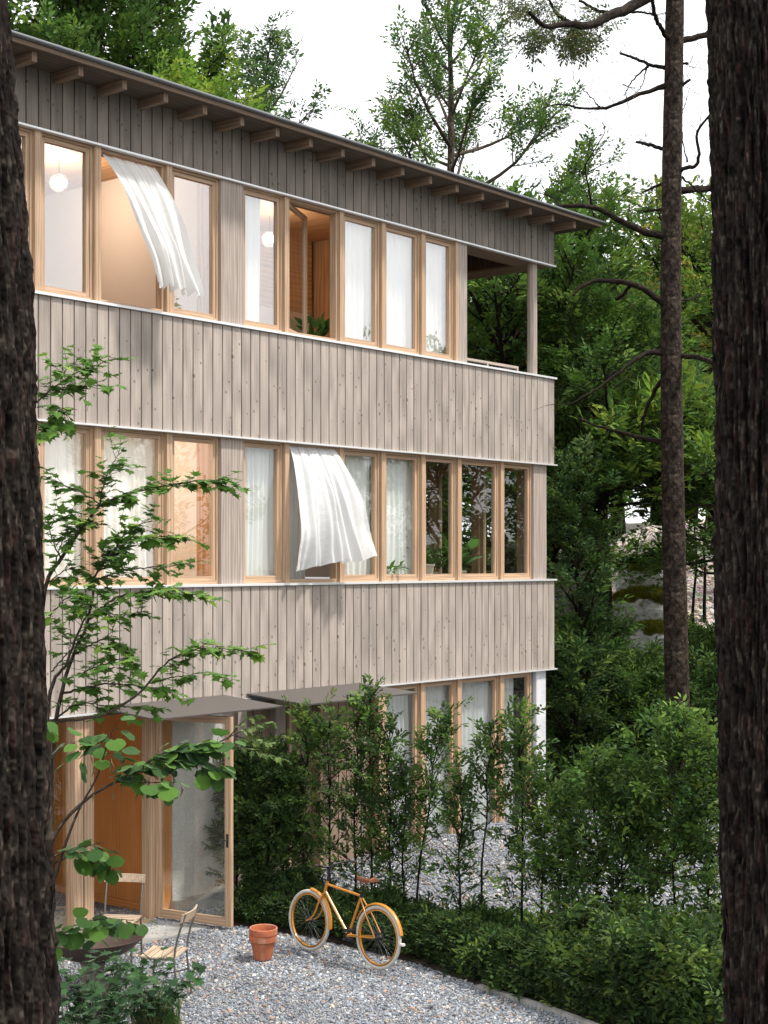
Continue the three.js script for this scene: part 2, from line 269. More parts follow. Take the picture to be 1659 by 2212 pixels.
// ---- floors, ceilings, inner walls
const IN0 = -0.41, IN1 = -4.6;
mesh('floor_slab', hb(T_END, 0.02, 3.05, 3.3, -0.25, BACK, 'x'), M.roomWood, house);
mesh('floor_slab', hb(T_END, 0.02, 6.36, 6.6, -0.25, BACK, 'x'), M.roomWood, house);
mesh('ground_slab', hb(T_END, 0.05, -0.5, 0.03, -0.02, BACK, 'x'), M.creamFloor, house);
{ // plank ceiling of the top storey, planks run into the room
  for (let t = 2.7; t < T_END; t += 0.32) mesh('ceiling_plank', hb(t + 0.315, t, 9.72, 9.74, IN0, IN1, 'z'), M.roomWood, house);
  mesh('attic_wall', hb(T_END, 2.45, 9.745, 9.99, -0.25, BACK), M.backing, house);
  mesh('attic_wall', hb(T_END, 2.45, Y.b3 - 0.001, 9.72, -0.26, -0.4, 'x'), M.roomWood, house);
  for (let k = 0; k < 5; k++) mesh('wall_plank', hb(7.30, 2.72, 6.6 + k * 0.64, 6.6 + k * 0.64 + 0.63, IN1 + 1.6, IN1 + 1.5, 'x'), k < 3 ? M.cream : M.roomWood, house);
}
mesh('inner_wall', hb(2.62, 2.45, 6.6, 9.99, -0.35, BACK), M.roomWood, house);
for (const [y0, y1] of [[3.3, 6.36], [6.6, 9.72]]) {
  mesh('inner_wall', hb(T_END, y0 < 4 ? 7.5 : 7.5, y0, y1, IN1, IN1 - 0.1), M.cream, house);
  mesh('inner_wall', hb(7.54, 7.40, y0, y1, -0.62, IN1), M.cream, house);
  mesh('inner_post', hb(7.56, 7.40, y0, y1, -0.34, -0.615), M.roomWood, house);
  mesh('inner_wall', hb(T_END, T_END - 0.1, y0, y1, -0.3, IN1), M.cream, house);
}
mesh('inner_wall', hb(7.39, 4.0, 3.3, 6.36, -3.4, -3.5), M.cream, house);
mesh('back_wall', [hb(T_END, 2.45, -0.3, 9.9, BACK, BACK - 0.1)], M.grey, house);
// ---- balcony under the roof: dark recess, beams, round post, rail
mesh('balcony_beam', hb(2.38, 0.005, Y.b3 - 0.022, Y.b3 + 0.02, -0.071, -0.5, 'x'), M.rafter, house);
mesh('balcony_beam', hb(0.45, -0.03, Y.b3 - 0.0215, Y.b3 + 0.02, -0.5, -3.4, 'z'), M.rafter, house);
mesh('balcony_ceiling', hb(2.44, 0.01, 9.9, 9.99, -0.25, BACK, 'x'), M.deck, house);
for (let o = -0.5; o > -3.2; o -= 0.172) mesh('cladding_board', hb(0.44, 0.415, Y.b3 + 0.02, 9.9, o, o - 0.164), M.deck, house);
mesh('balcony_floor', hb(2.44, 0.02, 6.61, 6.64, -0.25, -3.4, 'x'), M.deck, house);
{
  const p = toWorld; const geo = new THREE.CylinderGeometry(0.082, 0.086, Y.b3 - 0.022 - 6.64, 28); geo.translate(-0.43, (Y.b3 - 0.022 + 6.64) / 2, -0.16);
  const uv = geo.attributes.uv; for (let i = 0; i < uv.count; i++) uv.setXY(i, uv.getX(i) * 0.52, uv.getY(i) * 2.7);
  mesh('round_post', geo, M.grey, house);
  mesh('balcony_rail', [hb(2.3, 0.62, 7.60, 7.64, -0.3, -0.36, 'x'), hb(0.66, 0.62, 6.64, 7.60, -0.3, -0.36), hb(1.5, 1.46, 6.64, 7.60, -0.3, -0.36), hb(0.66, 0.62, 7.60, 7.64, -0.36, -3.2, 'z')], M.grey, house);
}
// ---- ground floor
mesh('corner_column', prism([[-0.47, -0.33], [-0.47, -0.055], [-0.455, -0.04], [-0.205, -0.04], [-0.19, -0.055], [-0.19, -0.33]], -0.3, Y.b1 - 0.016), M.concrete, house);
mesh('corner_recess', hb(0.56, 0.475, -0.3, Y.b1 - 0.016, -0.12, -0.4), M.roofMetal, house);
const GF = [[4.36, 3.515], [3.43, 2.615], [2.53, 1.48], [1.395, 0.56]];
for (const [a, b] of GF) windowUnit(a, b, 0.05, Y.b1 - 0.016, { glass: M.glassClear });
for (const t of [4.36, 3.43, 2.53, 1.395]) fin(t, 0, Y.b1 - 0.016, 0.1);
mesh('plinth', hb(4.5, 0.1, -0.4, 0.05, -0.03, -0.3), M.slab, house);
fin(6.35, 0, Y.b1 - 0.016, 0.045); fin(5.72, 0, Y.b1 - 0.016, 0.05); fin(4.47, 0, Y.b1 - 0.016, 0.05); 
mesh('mullion', hb(7.36, 7.2, 0, Y.b1 - 0.016, -0.04, -0.3), M.grey, house); mesh('mullion', hb(6.62, 6.42, 0, Y.b1 - 0.016, -0.08, -0.2), M.grey, house);
mesh('inner_wall', hb(7.3, 0.1, 0.03, 3.05, -2.6, -2.7), M.cream, house);
// entry
for (const [a, b] of [[10.02, 9.9], [9.88, 9.74]]) mesh('door_post', hb(a, b, 0.03, Y.b1 - 0.016, -0.05, -0.19), M.pine, house);
mesh('door_post', hb(8.87, 8.73, 0.03, Y.b1 - 0.016, -0.06, -0.2), M.pine, house);
mesh('plinth', hb(8.5, 7.62, -0.3, 0.2, 0.03, -0.3), M.slab, house);
mesh('mullion', hb(7.61, 7.37, 0, Y.b1 - 0.016, -0.1, -0.3), M.grey, house);
for (let k = 0; k < 9; k++) mesh('wood_panel', bx(-8.66, -8.62, 0.14, 3.0, -0.32 - (k + 1) * 0.6, -0.32 - k * 0.6 - 0.004), M.cherry, house);
mesh('skirting', bx(-8.67, -8.62, 0.03, 0.137, -5.7, -0.32, 'z'), M.cherry, house);
mesh('inner_post', hb(8.66, 8.58, 0.03, 3.0, -0.205, -0.315), M.cherry, house);
mesh('plaster_pier', hb(8.48, 7.62, 0.2, Y.b1 - 0.016, -0.07, -0.4), M.plaster, house);
mesh('wood_panel', hb(8.725, 8.485, 0.03, Y.b1 - 0.016, -0.09, -0.2), M.cherry, house);
mesh('inner_wall', hb(T_END, 7.3, 0.03, 3.0, -5.9, -6), M.cream, house);
mesh('inner_wall', hb(T_END, T_END - 0.1, 0.03, 3.0, -0.3, -6), M.cream, house);
windowUnit(T_END - 1.2, 11.1, 0.03, Y.b1 - 0.016, { glass: M.glassClear }); { const g = grp('window', house); mesh('frame', frameGeos(11.05, 10.025, 0.03, Y.b1 - 0.016, -0.14, -0.19, 0.02, 0.06), M.pine, g); mesh('pane', hb(11.03, 10.045, 0.09, Y.b1 - 0.04, -0.166, -0.163), M.glassClear, g); }
mesh('threshold', [hb(9.74, 8.87, 0.0, 0.04, 0.02, -0.2, 'x')], M.pine, house);
mesh('door_step', hb(9.9, 7.9, -0.2, 0.022, 0.75, -0.015, 'x'), M.slab, house);
{ // open glazed door leaf
  const d = grp('door', house); d.position.set(-8.74, 0, -0.06); d.rotation.y = -1.42 + 0; // closed it would run along -x
  const w = 1.12, y0 = 0.05, y1 = 2.56; d.rotation.y = -(Math.PI / 2) + 0.18;
  mesh('frame', [bx(0, 0.085, y0, y1, -0.03, 0.03), bx(w - 0.085, w, y0, y1, -0.03, 0.03), bx(0.085, w - 0.085, y1 - 0.085, y1, -0.03, 0.03, 'x'), bx(0.085, w - 0.085, y0, y0 + 0.1, -0.03, 0.03, 'x')], M.pine, d);
  mesh('pane', bx(0.085, w - 0.085, y0 + 0.1, y1 - 0.085, -0.004, 0.004), M.glassClear, d);
  mesh('handle', [bx(w - 0.06, w - 0.03, 1.0, 1.16, 0.03, 0.036), tubeGeo([V(w - 0.045, 1.09, 0.03), V(w - 0.045, 1.09, 0.08), V(w - 0.16, 1.09, 0.085)], 0.009, 0.009, 8).toNonIndexed(), bx(w - 0.06, w - 0.03, 1.0, 1.16, -0.036, -0.03), tubeGeo([V(w - 0.045, 1.09, -0.03), V(w - 0.045, 1.09, -0.08), V(w - 0.16, 1.09, -0.085)], 0.009, 0.009, 8).toNonIndexed()], M.black, d);
}
// two thin metal canopies
for (const [t0, t1, yb] of [[9.75, 7.66, 2.70], [7.25, 4.97, 2.69]]) {
  const c = mesh('canopy', bx(-t0, -t1, -0.009, 0.009, 0, 1.05), M.canopy, house); c.position.set(0, yb, 0.004); c.rotation.x = 0.075;
  const bkt = mesh('bracket', [hb(t0 - 0.05, t1 + 0.05, yb - 0.1, yb - 0.03, -0.02, 0.05)], M.roofMetal, house);
}
mesh('steel_pole', tubeGeo([V(-5.85, 0, 0.78), V(-5.85, 2.62, 0.78)], 0.017, 0.017, 12), M.steel, house);

// ---- lamps inside
function ceilingLamp(t, y, o, I, label, r = 0.16) {
  const l = thing('ceiling_lamp', label, 'lamp', toWorld(t, y, o));
  const s = new THREE.SphereGeometry(r, 24, 16); s.scale(1, 0.62, 1); mesh('lamp_shade', s, M.lamp, l);
  mesh('lamp_rod', tubeGeo([V(0, r * 0.6, 0), V(0, 0.35, 0)], 0.008, 0.008, 6), M.black, l);
  const p = new THREE.PointLight(rgb(1, 0.88, 0.75), I); p.position.set(0, 0, 0); p.castShadow = true; p.shadow.radius = 6; l.add(p);
}
ceilingLamp(8.72, 9.4, -2.0, 3.4, 'bright round lamp glowing inside the top left window', 0.11);
ceilingLamp(4.75, 9.3, -2.0, 2, 'small round lamp behind the first pane right of the top floor post', 0.1);
ceilingLamp(9.2, 5.95, -1.8, 8, 'unseen round lamp added for the warm glow in the room behind the maple on the middle floor');  // lamp itself unseen, added to give this room its warm glow

// ---- curtains
function cloth(name, label, category, A, B, opts, mat, group) { // A(s), B(s): top and bottom edge; folds hang between
  const { nu = 90, nv = 60, folds = 12, amp = 0.03, ampB = amp, bulge = V(0, 0, 0), ease = 1, seed = 1, hem = 0, straight = false } = opts, pos = [], uv = [], idx = [], nrm = opts.normal || V(0, 0, 1).applyAxisAngle(V(0, 1, 0), PHI);
  for (let j = 0; j <= nv; j++) for (let i = 0; i <= nu; i++) {
    const s = i / nu, v = j / nv, a = A(s), b = B(s), e = Math.pow(v, ease), p = a.clone().lerp(b, v); p.addScaledVector(bulge, Math.sin(Math.PI * Math.pow(v, 0.8)) * 1);
    const gath = Math.exp(-v * 5), sw = s + 0.05 * noise(s * 3.1, v * 1.1, seed) + 0.03 * noise(s * 9, 0.3 + v * 0.6, seed + 2);
    const ph = folds * PI2 * sw, ph2 = folds * 0.42 * PI2 * (sw + 0.06 * noise(s * 2, v * 2, seed + 7)) + 1.3, am = lerp(amp, ampB, e) * clamp(0.75 + 0.9 * noise(s * 5, v * 1.2, seed + 4), 0.15, 1.5);
    p.addScaledVector(nrm, amp * 0.5 * gath * Math.sin(folds * 2.6 * PI2 * s) + am * ((straight ? 1 : 0.5) * Math.sin(ph) + (straight ? 0.2 : 0.75) * Math.sin(ph2)) + 0.05 * ampB / 0.03 * e * noise(s * 2.2, v * 2.2, seed + 20) + 0.004 * noise(s * 14, v * 18, seed + 30) * (straight ? 0 : 1));
    if (hem) p.y += hem * v * v * (0.8 * noise(s * 4, 0.4, seed + 3) + 0.22 * Math.sin(ph) + 0.3 * Math.sin(ph2));
    pos.push(p.x, p.y, p.z); uv.push(s * 1.4, v * 2);
  }
  for (let j = 0; j < nv; j++) for (let i = 0; i < nu; i++) { const a = j * (nu + 1) + i, b = a + nu + 1; idx.push(a, b, a + 1, a + 1, b, b + 1); }
  const g = new THREE.BufferGeometry(); g.setAttribute('position', new THREE.Float32BufferAttribute(pos, 3)); g.setAttribute('uv', new THREE.Float32BufferAttribute(uv, 2)); g.setIndex(idx); g.computeVertexNormals();
  return tag(mesh(name, g, mat), label, category, group);
}
const mixW = (a, b) => (s) => toWorld(lerp(a[0], b[0], s), lerp(a[1], b[1], s), lerp(a[2], b[2], s));
cloth('blown_curtain', 'white curtain blowing out sideways from the open top left window', 'curtain', mixW([9.58, 9.28, -0.12], [8.74, 9.28, -0.12]), mixW([9.18, 7.72, 0.44], [8.52, 7.68, 0.52]), { folds: 9, amp: 0.02, ampB: 0.075, bulge: toWorld(0, 0, 0.1).sub(toWorld(0, 0, 0)).add(V(0, 0.02, 0)), hem: 0.09, seed: 3 }, M.white);
cloth('blown_curtain', 'wide white curtain billowing out of the open middle floor window', 'curtain', mixW([6.36, 5.99, -0.1], [5.42, 5.99, -0.1]), mixW([6.50, 4.27, 0.14], [5.12, 4.50, 0.42]), { folds: 10, amp: 0.018, ampB: 0.085, bulge: toWorld(0, 0, 0.13).sub(toWorld(0, 0, 0)), hem: 0.05, seed: 5, nu: 130, nv: 90 }, M.white);
function sheer(t0, t1, y0, y1, o, seed, label, cat = 'curtain', group) { cloth('sheer_curtain', label, cat, mixW([t0, y1, o], [t1, y1, o]), mixW([t0, y0, o], [t1, y0, o]), { folds: Math.round((t0 - t1) / 0.11), amp: 0.022, ampB: 0.03, seed, straight: true, nu: Math.round((t0 - t1) * 90), nv: 10 }, y0 < 1 ? M.white : M.sheer, group); }
sheer(7.24, 6.3, 3.5, 6.2, -0.25, 11, 'sheer curtain behind the middle floor pane just right of the grey post');
sheer(6.05, 5.3, 3.5, 6.2, -0.75, 12, 'sheer curtain hanging straight inside the open middle floor window');
sheer(5.22, 4.3, 3.5, 6.2, -0.25, 13, 'sheer curtain in the middle floor pane right of the billowing curtain');
sheer(4.33, 3.3, 3.5, 6.2, -0.25, 14, 'sheer curtain in the middle floor pane left of the potted plants');
sheer(5.3, 4.4, 6.9, 9.6, -0.25, 15, 'sheer curtain in the top floor pane right of the open casement');
sheer(4.36, 3.48, 6.9, 9.6, -0.25, 16, 'sheer curtain in the second top floor pane right of the open casement');
sheer(3.4, 2.7, 6.9, 9.6, -0.25, 17, 'sheer curtain in the top floor pane beside the balcony');
sheer(7.22, 6.75, 6.9, 9.6, -0.25, 18, 'pale sheer curtain in the top floor pane right of the grey post');
sheer(10.5, 9.6, 3.5, 6.2, -0.25, 19, 'sheer curtain behind the leftmost middle floor pane, behind the maple');
sheer(9.6, 8.45, 3.5, 6.2, -0.25, 20, 'sheer curtain in the middle floor window left of the wooden inner post');
sheer(4.3, 3.3, 0.06, 2.9, -0.25, 21, 'long white curtain in the ground floor window nearest the canopy');
sheer(3.40, 2.45, 0.06, 2.9, -0.25, 22, 'long white curtain in the second ground floor window from the canopy');
sheer(2.4, 1.30, 0.06, 2.9, -0.25, 23, 'long white curtain in the widest ground floor window near the corner');
sheer(1.25, 0.85, 0.06, 2.9, -0.25, 24, 'narrow white curtain in the ground floor window beside the corner column');

// ================================================================= ground
function groundY(x, D) { // metres
  let y = 0.26 * sstep(17, 25, D) * sstep(-9, -1, x + (D - 18) * 0.2);
  y += 5.2 * sstep(29.5, 39, D) * sstep(-2, 9, x) + 0.9 * sstep(40, 90, D);
  y += 0.10 * fbm(x * 0.25, D * 0.25, 1, 3) * sstep(26, 32, D) + 0.7 * fbm(x * 0.12, D * 0.12, 4, 3) * sstep(32, 44, D);
  return y;
}
function sheet(x0, x1, D0, D1, nx, nd, lift, uvs = 1) {
  const pos = [], uv = [], idx = [];
  for (let j = 0; j <= nd; j++) for (let i = 0; i <= nx; i++) { const x = lerp(x0, x1, i / nx), D = lerp(D0, D1, j / nd); pos.push(x, groundY(x, D) + lift, -D); uv.push(x * uvs, D * uvs); }
  for (let j = 0; j < nd; j++) for (let i = 0; i < nx; i++) { const a = j * (nx + 1) + i, b = a + nx + 1; idx.push(a, a + 1, b, b, a + 1, b + 1); }
  const g = new THREE.BufferGeometry(); g.setAttribute('position', new THREE.Float32BufferAttribute(pos, 3)); g.setAttribute('uv', new THREE.Float32BufferAttribute(uv, 2)); g.setIndex(idx); g.computeVertexNormals(); return g;
}
const Nsoil = tnoise(101), Ngr = tnoise(102);
const soilTex = tex(512, 512, (u, v) => { const a = Nsoil(u * 8, v * 8, 8, 8), b = Nsoil(u * 70, v * 70, 70, 70), c = Nsoil(u * 180, v * 180, 180, 180), q = 0.5 + 0.5 * a + 0.7 * (b - 0.5) + 0.6 * (c - 0.5), g = sstep(0.5, 0.75, Nsoil(u * 14 + 3, v * 14, 14, 14)); return [lerp(0.27, 0.20, g) * q, lerp(0.215, 0.235, g) * q, lerp(0.16, 0.12, g) * q]; }, true, [0.4, 0.4]);
const soilM = S({ map: soilTex, bumpMap: soilTex, bumpScale: 0.03, roughness: 1 });
const gravC = tex(1024, 1024, (() => { // packed stones: nearest-point cells
  const n = 90, r = rng(8), pts = []; for (let i = 0; i < n * n; i++) { const t = r(), w = r() < 0.12 ? 0.22 : 0; pts.push([r(), r(), 0.34 + 0.30 * t + w, r() - 0.5]); }
  return (u, v) => { const x = u * n, y = v * n, xi = Math.floor(x), yi = Math.floor(y); let best = 9, sec = 9, p = null; for (let j = -1; j <= 1; j++) for (let i = -1; i <= 1; i++) { const q = pts[((yi + j + n) % n) * n + (xi + i + n) % n], dx = xi + i + q[0] - x, dy = yi + j + q[1] - y, d = dx * dx + dy * dy; if (d < best) { sec = best; best = d; p = q; } else if (d < sec) sec = d; } const e = sstep(0, 0.25, Math.sqrt(sec) - Math.sqrt(best)), k = p[2] * (0.35 + 0.65 * e); return [k * (1 + 0.10 * p[3]), k, k * (1.03 - 0.12 * p[3])]; };
})(), true, [0.6, 0.6]);
const gravM = S({ map: gravC, bumpMap: gravC, bumpScale: 0.02, roughness: 0.9 });
tag(mesh('ground', sheet(-150, 150, -60, 240, 300, 300, -0.06), soilM), 'dark forest floor', '', '', 'structure'); scene.children.at(-1).userData = { kind: 'structure' };
mesh('gravel_yard', sheet(-11, 13, 8, 26.4, 60, 60, -0.012), gravM).userData.kind = 'structure';
const bedFront = [[-1.95, 18.55], [-0.9, 17.95], [0.36, 16.8], [1.05, 15.85], [1.9, 14.75], [2.75, 13.2], [3.4, 10]];
const bedBack = [[8.5, 10], [8.0, 15.5], [4.6, 17.2], [2.6, 18.0], [1.0, 18.9], [-0.4, 19.7], [-1.8, 20.3]];
const bedPoly = [...bedFront, ...bedBack];
function inPoly(x, y, P) { let c = false; for (let i = 0, j = P.length - 1; i < P.length; j = i++) { if ((P[i][1] > y) !== (P[j][1] > y) && x < (P[j][0] - P[i][0]) * (y - P[i][1]) / (P[j][1] - P[i][1]) + P[i][0]) c = !c; } return c; }
{ const sh = new THREE.Shape(spline(bedFront.map(([x, D]) => V(x, D, 0)), 30).concat(bedBack.map(([x, D]) => V(x, D, 0))).map((p) => new THREE.Vector2(p.x, p.y))); const g = new THREE.ShapeGeometry(sh); g.rotateX(-Math.PI / 2); const p = g.attributes.position; for (let i = 0; i < p.count; i++) p.setY(i, groundY(p.getX(i), -p.getZ(i)) + 0.008); mesh('planting_bed', g, soilM).userData.kind = 'structure'; }
{ const curve = spline(bedFront.map(([x, D]) => V(x - 0.06, groundY(x, D) - 0.02, -D)), 60).slice(30); const g = new Acc(); for (let i = 0; i + 1 < curve.length; i++) { const a = curve[i], b = curve[i + 1], l = a.distanceTo(b), q = bx(0, l * 1.002, 0, 0.055, -0.03, 0.03, 'x'); q.rotateY(Math.atan2(-(b.z - a.z), b.x - a.x)); q.translate(a.x, a.y, a.z); g.add(q); } mesh('kerb_edging', g.geo(), M.slab).userData.kind = 'structure'; }
// loose stones
function stoneGeo(seed) { const g = mergeVertices(new THREE.IcosahedronGeometry(1, 1).deleteAttribute('normal').deleteAttribute('uv')); const p = g.attributes.position; for (let i = 0; i < p.count; i++) { const k = 1 + 0.55 * noise(p.getX(i) * 1.3 + seed * 9, p.getY(i) * 1.3, p.getZ(i) * 1.3); p.setXYZ(i, p.getX(i) * k, p.getY(i) * k * 0.62, p.getZ(i) * k * 0.8); } const f = g.toNonIndexed(); f.computeVertexNormals(); return f; }
const stoneM = S({ color: rgb(1, 1, 1), roughness: 0.75 });
const _m = new THREE.Matrix4(), _q = new THREE.Quaternion(), _e = new THREE.Euler(), _c = new THREE.Color();
function instanced(name, geo, mat, list, parent) { // list of [matrix, color]
  const m = new THREE.InstancedMesh(geo, mat, list.length); list.forEach(([a, c], i) => { m.setMatrixAt(i, a); if (c) m.setColorAt(i, c); }); m.castShadow = m.receiveShadow = true; m.name = parent ? name : numbered(name); if (parent) m.userData.kind = 'stuff'; (parent || scene).add(m); return m;
}
{
  const r = rng(21), lists = [[], [], []];
  const stoneColor = () => { const t = r(), k = R(r, 0.72, 1.25); if (t < 0.56) return rgb(0.215 * k, 0.235 * k, 0.265 * k); if (t < 0.78) return rgb(0.13 * k, 0.145 * k, 0.165 * k); if (t < 0.88) return rgb(0.44 * k, 0.44 * k, 0.43 * k); if (t < 0.975) return rgb(0.36 * k, 0.31 * k, 0.25 * k); return rgb(0.34 * k, 0.19 * k, 0.11 * k); };
  const put = (x, D, s) => { _e.set(R(r, -0.6, 0.6), r() * 6.3, R(r, -0.6, 0.6)); _q.setFromEuler(_e); lists[Math.floor(r() * 3)].push([new THREE.Matrix4().compose(V(x, groundY(x, D) - 0.012 + s * R(r, 0.1, 0.75), -D), _q, V(s * R(r, 0.8, 1.4), s, s)), stoneColor().multiplyScalar(1 + 0.35 * noise(x * 0.8, D * 0.8, 2) + 0.2 * noise(x * 2.6, D * 2.6, 6))]); };
  for (let i = 0; i < 62000; i++) { const D = Math.sqrt(R(r, 13.6 ** 2, 19.3 ** 2)), x = R(r, -0.225 * D, 0.05 * D + 2 * (16.5 - D) * 0.2 + 1.2); if (inPoly(x, D, bedPoly)) continue; if (x > 2.4) continue; put(x, D, 0.0085 + 0.011 * r() * r() + (r() < 0.03 ? 0.01 : 0)); }
  for (let i = 0; i < 30000; i++) { const D = R(r, 17.2, 26), x = R(r, -1, 0.245 * D); if (inPoly(x, D, bedPoly)) continue; put(x, D, 0.013 + 0.016 * r() * r()); }
  lists.forEach((l, k) => tag(instanced('gravel', stoneGeo(k + 1), stoneM, l), '', '', '', 'stuff'));
}
// fallen leaves on the gravel near the doors
// ================================================================= leaves and trees
function leafGeo(kind) { // blade along +y, face towards +z, length 1
  const pos = [], idx = [];
  if (kind === 'simple') { pos.push(0, 0, 0, -0.24, 0.45, 0.07, 0, 1, -0.05, 0.24, 0.45, 0.07); idx.push(0, 2, 1, 0, 3, 2); }
  else if (kind === 'lance') { pos.push(0, 0, 0, -0.15, 0.34, 0.05, -0.12, 0.68, 0.03, 0, 1, -0.08, 0.12, 0.68, 0.03, 0.15, 0.34, 0.05, 0, 0.5, 0); idx.push(0, 6, 1, 1, 6, 2, 2, 6, 3, 3, 6, 4, 4, 6, 5, 5, 6, 0); }
  else { // outline leaves: fan from the centre line with a slight droop
    let out = [];
    if (kind === 'maple') { const tips = [[-0.36, 0.02], [-0.62, 0.30], [-0.52, 0.66], [0, 1.0], [0.52, 0.66], [0.62, 0.30], [0.36, 0.02]]; out = [[0, 0]]; tips.forEach(([x, y], i) => { const cx = 0, cy = 0.3, a = Math.atan2(y - cy, x - cx), l = Math.hypot(x - cx, y - cy); for (const [da, k] of [[0.26, 0.58], [0.15, 0.74], [0.14, 0.66], [0, 1], [-0.14, 0.66], [-0.15, 0.74], [-0.26, 0.58]]) out.push([cx + Math.cos(a + da) * l * k, cy + Math.sin(a + da) * l * k]); }); }
    else { for (let i = 0; i <= 18; i++) { const a = i / 18 * PI2, s = Math.sin(a), c = Math.cos(a); let y = 0.52 - 0.5 * c, x = -0.56 * s * (1 - 0.12 * Math.cos(a)); if (i === 0 || i === 18) { y = 0.12; } if (i === 1 || i === 17) y = 0.0; if (i === 9) y = 1.06; out.push([x, y]); } }
    pos.push(0, 0.34, 0.03); out.forEach(([x, y]) => pos.push(x, y, 0.12 * Math.abs(x) - 0.10 * y * y + 0.03 * Math.sin(x * 13))); for (let i = 1; i <= out.length; i++) idx.push(0, i, i % out.length + 1);
  }
  const g = new THREE.BufferGeometry(); g.setAttribute('position', new THREE.Float32BufferAttribute(pos, 3)); g.setIndex(idx); g.computeVertexNormals();
  const uv = []; for (let i = 0; i < pos.length / 3; i++) uv.push(pos[i * 3] + 0.5, pos[i * 3 + 1]); g.setAttribute('uv', new THREE.Float32BufferAttribute(uv, 2)); return g;
}
// a spray: leaves along a twig (twig along +y, faces mostly towards +z). Length of the spray is 1.
function sprayGeo(seed, n, leaf, size, { spread = 1, jitter = 0.5, twig = 0.012, width = 0.35 } = {}) {
  const r = rng(seed), acc = new Acc(), L = leafGeo(leaf.replace('lancew', 'lance')); if (leaf === 'lancew') L.scale(1.45, 1, 1);
  if (twig) acc.tube([V(0, 0, 0), V(R(r, -0.04, 0.04), 0.5, R(r, -0.04, 0.04)), V(R(r, -0.06, 0.06), 0.95, 0)], twig, twig * 0.4, 3);
  for (let i = 0; i < n; i++) {
    const f = (i + 0.6) / n, side = i % 2 ? 1 : -1, g = L.clone(), s = size * R(r, 0.65, 1.2);
    g.scale(s, s, s); g.rotateX(R(r, -jitter, jitter) * 0.9); g.rotateY(R(r, -jitter, jitter) * 1.3);
    g.rotateZ(-side * lerp(1.25, 0.25, f * f) * spread + R(r, -0.4, 0.4)); g.translate(side * R(r, 0, width) * size, f * 0.92 + R(r, -0.05, 0.05), R(r, -0.14, 0.14) * spread); acc.add(g);
  }
  return acc.geo();
}
const leafM = (c, o = {}) => P({ color: c, roughness: 1, transmission: 0.4, thickness: 0, clearcoat: 0.09, clearcoatRoughness: 0.32, specularIntensity: 0.25, side: THREE.DoubleSide, ...o });
const LM = leafM(rgb(1, 1, 1));
const LMdull = leafM(rgb(1, 1, 1), { clearcoat: 0.03, clearcoatRoughness: 0.5 });
const leafCol = (r, pal) => { const p = pal[Math.floor(r() * pal.length)], k = R(r, 0.7, 1.3); return rgb(p[0] * k * R(r, 0.9, 1.1), p[1] * k, p[2] * k); };
const PAL = {
  deep: [[0.062, 0.13, 0.022], [0.078, 0.155, 0.024], [0.048, 0.105, 0.022], [0.12, 0.20, 0.03]],
  mid: [[0.085, 0.17, 0.026], [0.105, 0.195, 0.03], [0.060, 0.125, 0.024], [0.15, 0.24, 0.036]],
  bright: [[0.15, 0.27, 0.036], [0.19, 0.30, 0.04], [0.11, 0.21, 0.034], [0.25, 0.33, 0.045]],
  yellow: [[0.17, 0.235, 0.035], [0.24, 0.27, 0.042], [0.11, 0.19, 0.03], [0.32, 0.28, 0.05]],
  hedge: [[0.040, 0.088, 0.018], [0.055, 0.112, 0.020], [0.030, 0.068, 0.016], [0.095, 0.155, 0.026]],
  cool: [[0.062, 0.125, 0.042], [0.082, 0.155, 0.05], [0.048, 0.10, 0.034], [0.125, 0.20, 0.052]],
};
const barkTex = tex(256, 512, (() => { const N = tnoise(55); return (u, v) => { const a = N(u * 12, v * 8, 12, 8), b = N(u * 40, v * 26, 40, 26), c = N(u * 90, v * 120, 90, 120), q = 0.5 + 0.55 * a + 0.6 * (b - 0.5) + 0.5 * (c - 0.5), l = sstep(0.7, 0.9, N(u * 16 + 5, v * 20, 16, 20)) * 0.25; return [0.36 * q + l * 0.5, 0.315 * q + l * 0.5, 0.275 * q + l * 0.45]; }; })(), true, [2.5, 1]);
const barkM = P({ specularIntensity: 0.3, map: barkTex, bumpMap: barkTex, bumpScale: 0.02, roughness: 1 });
const barkDark = P({ specularIntensity: 0.3, map: barkTex, color: rgb(0.26, 0.245, 0.24), bumpMap: barkTex, bumpScale: 0.02, roughness: 1 });
const barkGrey = P({ specularIntensity: 0.3, map: barkTex, color: rgb(0.42, 0.40, 0.40), bumpMap: barkTex, bumpScale: 0.02, roughness: 1 });
const UP = V(0, 1, 0);
function sprayMatrix(p, d, s, r, roll = 0.8) {
  const y = d.clone().normalize(), z = UP.clone().addScaledVector(V(r() - 0.5, r() - 0.5, r() - 0.5), roll); z.addScaledVector(y, -z.dot(y)); if (z.lengthSq() < 1e-4) z.set(1, 0, 0.3).addScaledVector(y, -y.x); z.normalize();
  const x = y.clone().cross(z); return new THREE.Matrix4().makeBasis(x.multiplyScalar(s), y.multiplyScalar(s), z.multiplyScalar(s)).setPosition(p);
}
function wander(p, d, len, n, wig, lift, r) { const pts = [p.clone()], q = p.clone(), v = d.clone().normalize(); for (let i = 0; i < n; i++) { v.addScaledVector(V(R(r, -1, 1), R(r, -1, 1), R(r, -1, 1)), wig).addScaledVector(UP, lift).normalize(); q.addScaledVector(v, len / n); pts.push(q.clone()); } return pts; }
const along = (pts, f) => { const x = clamp(f, 0, 0.9999) * (pts.length - 1), i = Math.floor(x); return [pts[i].clone().lerp(pts[i + 1], x - i), pts[i + 1].clone().sub(pts[i]).normalize()]; };
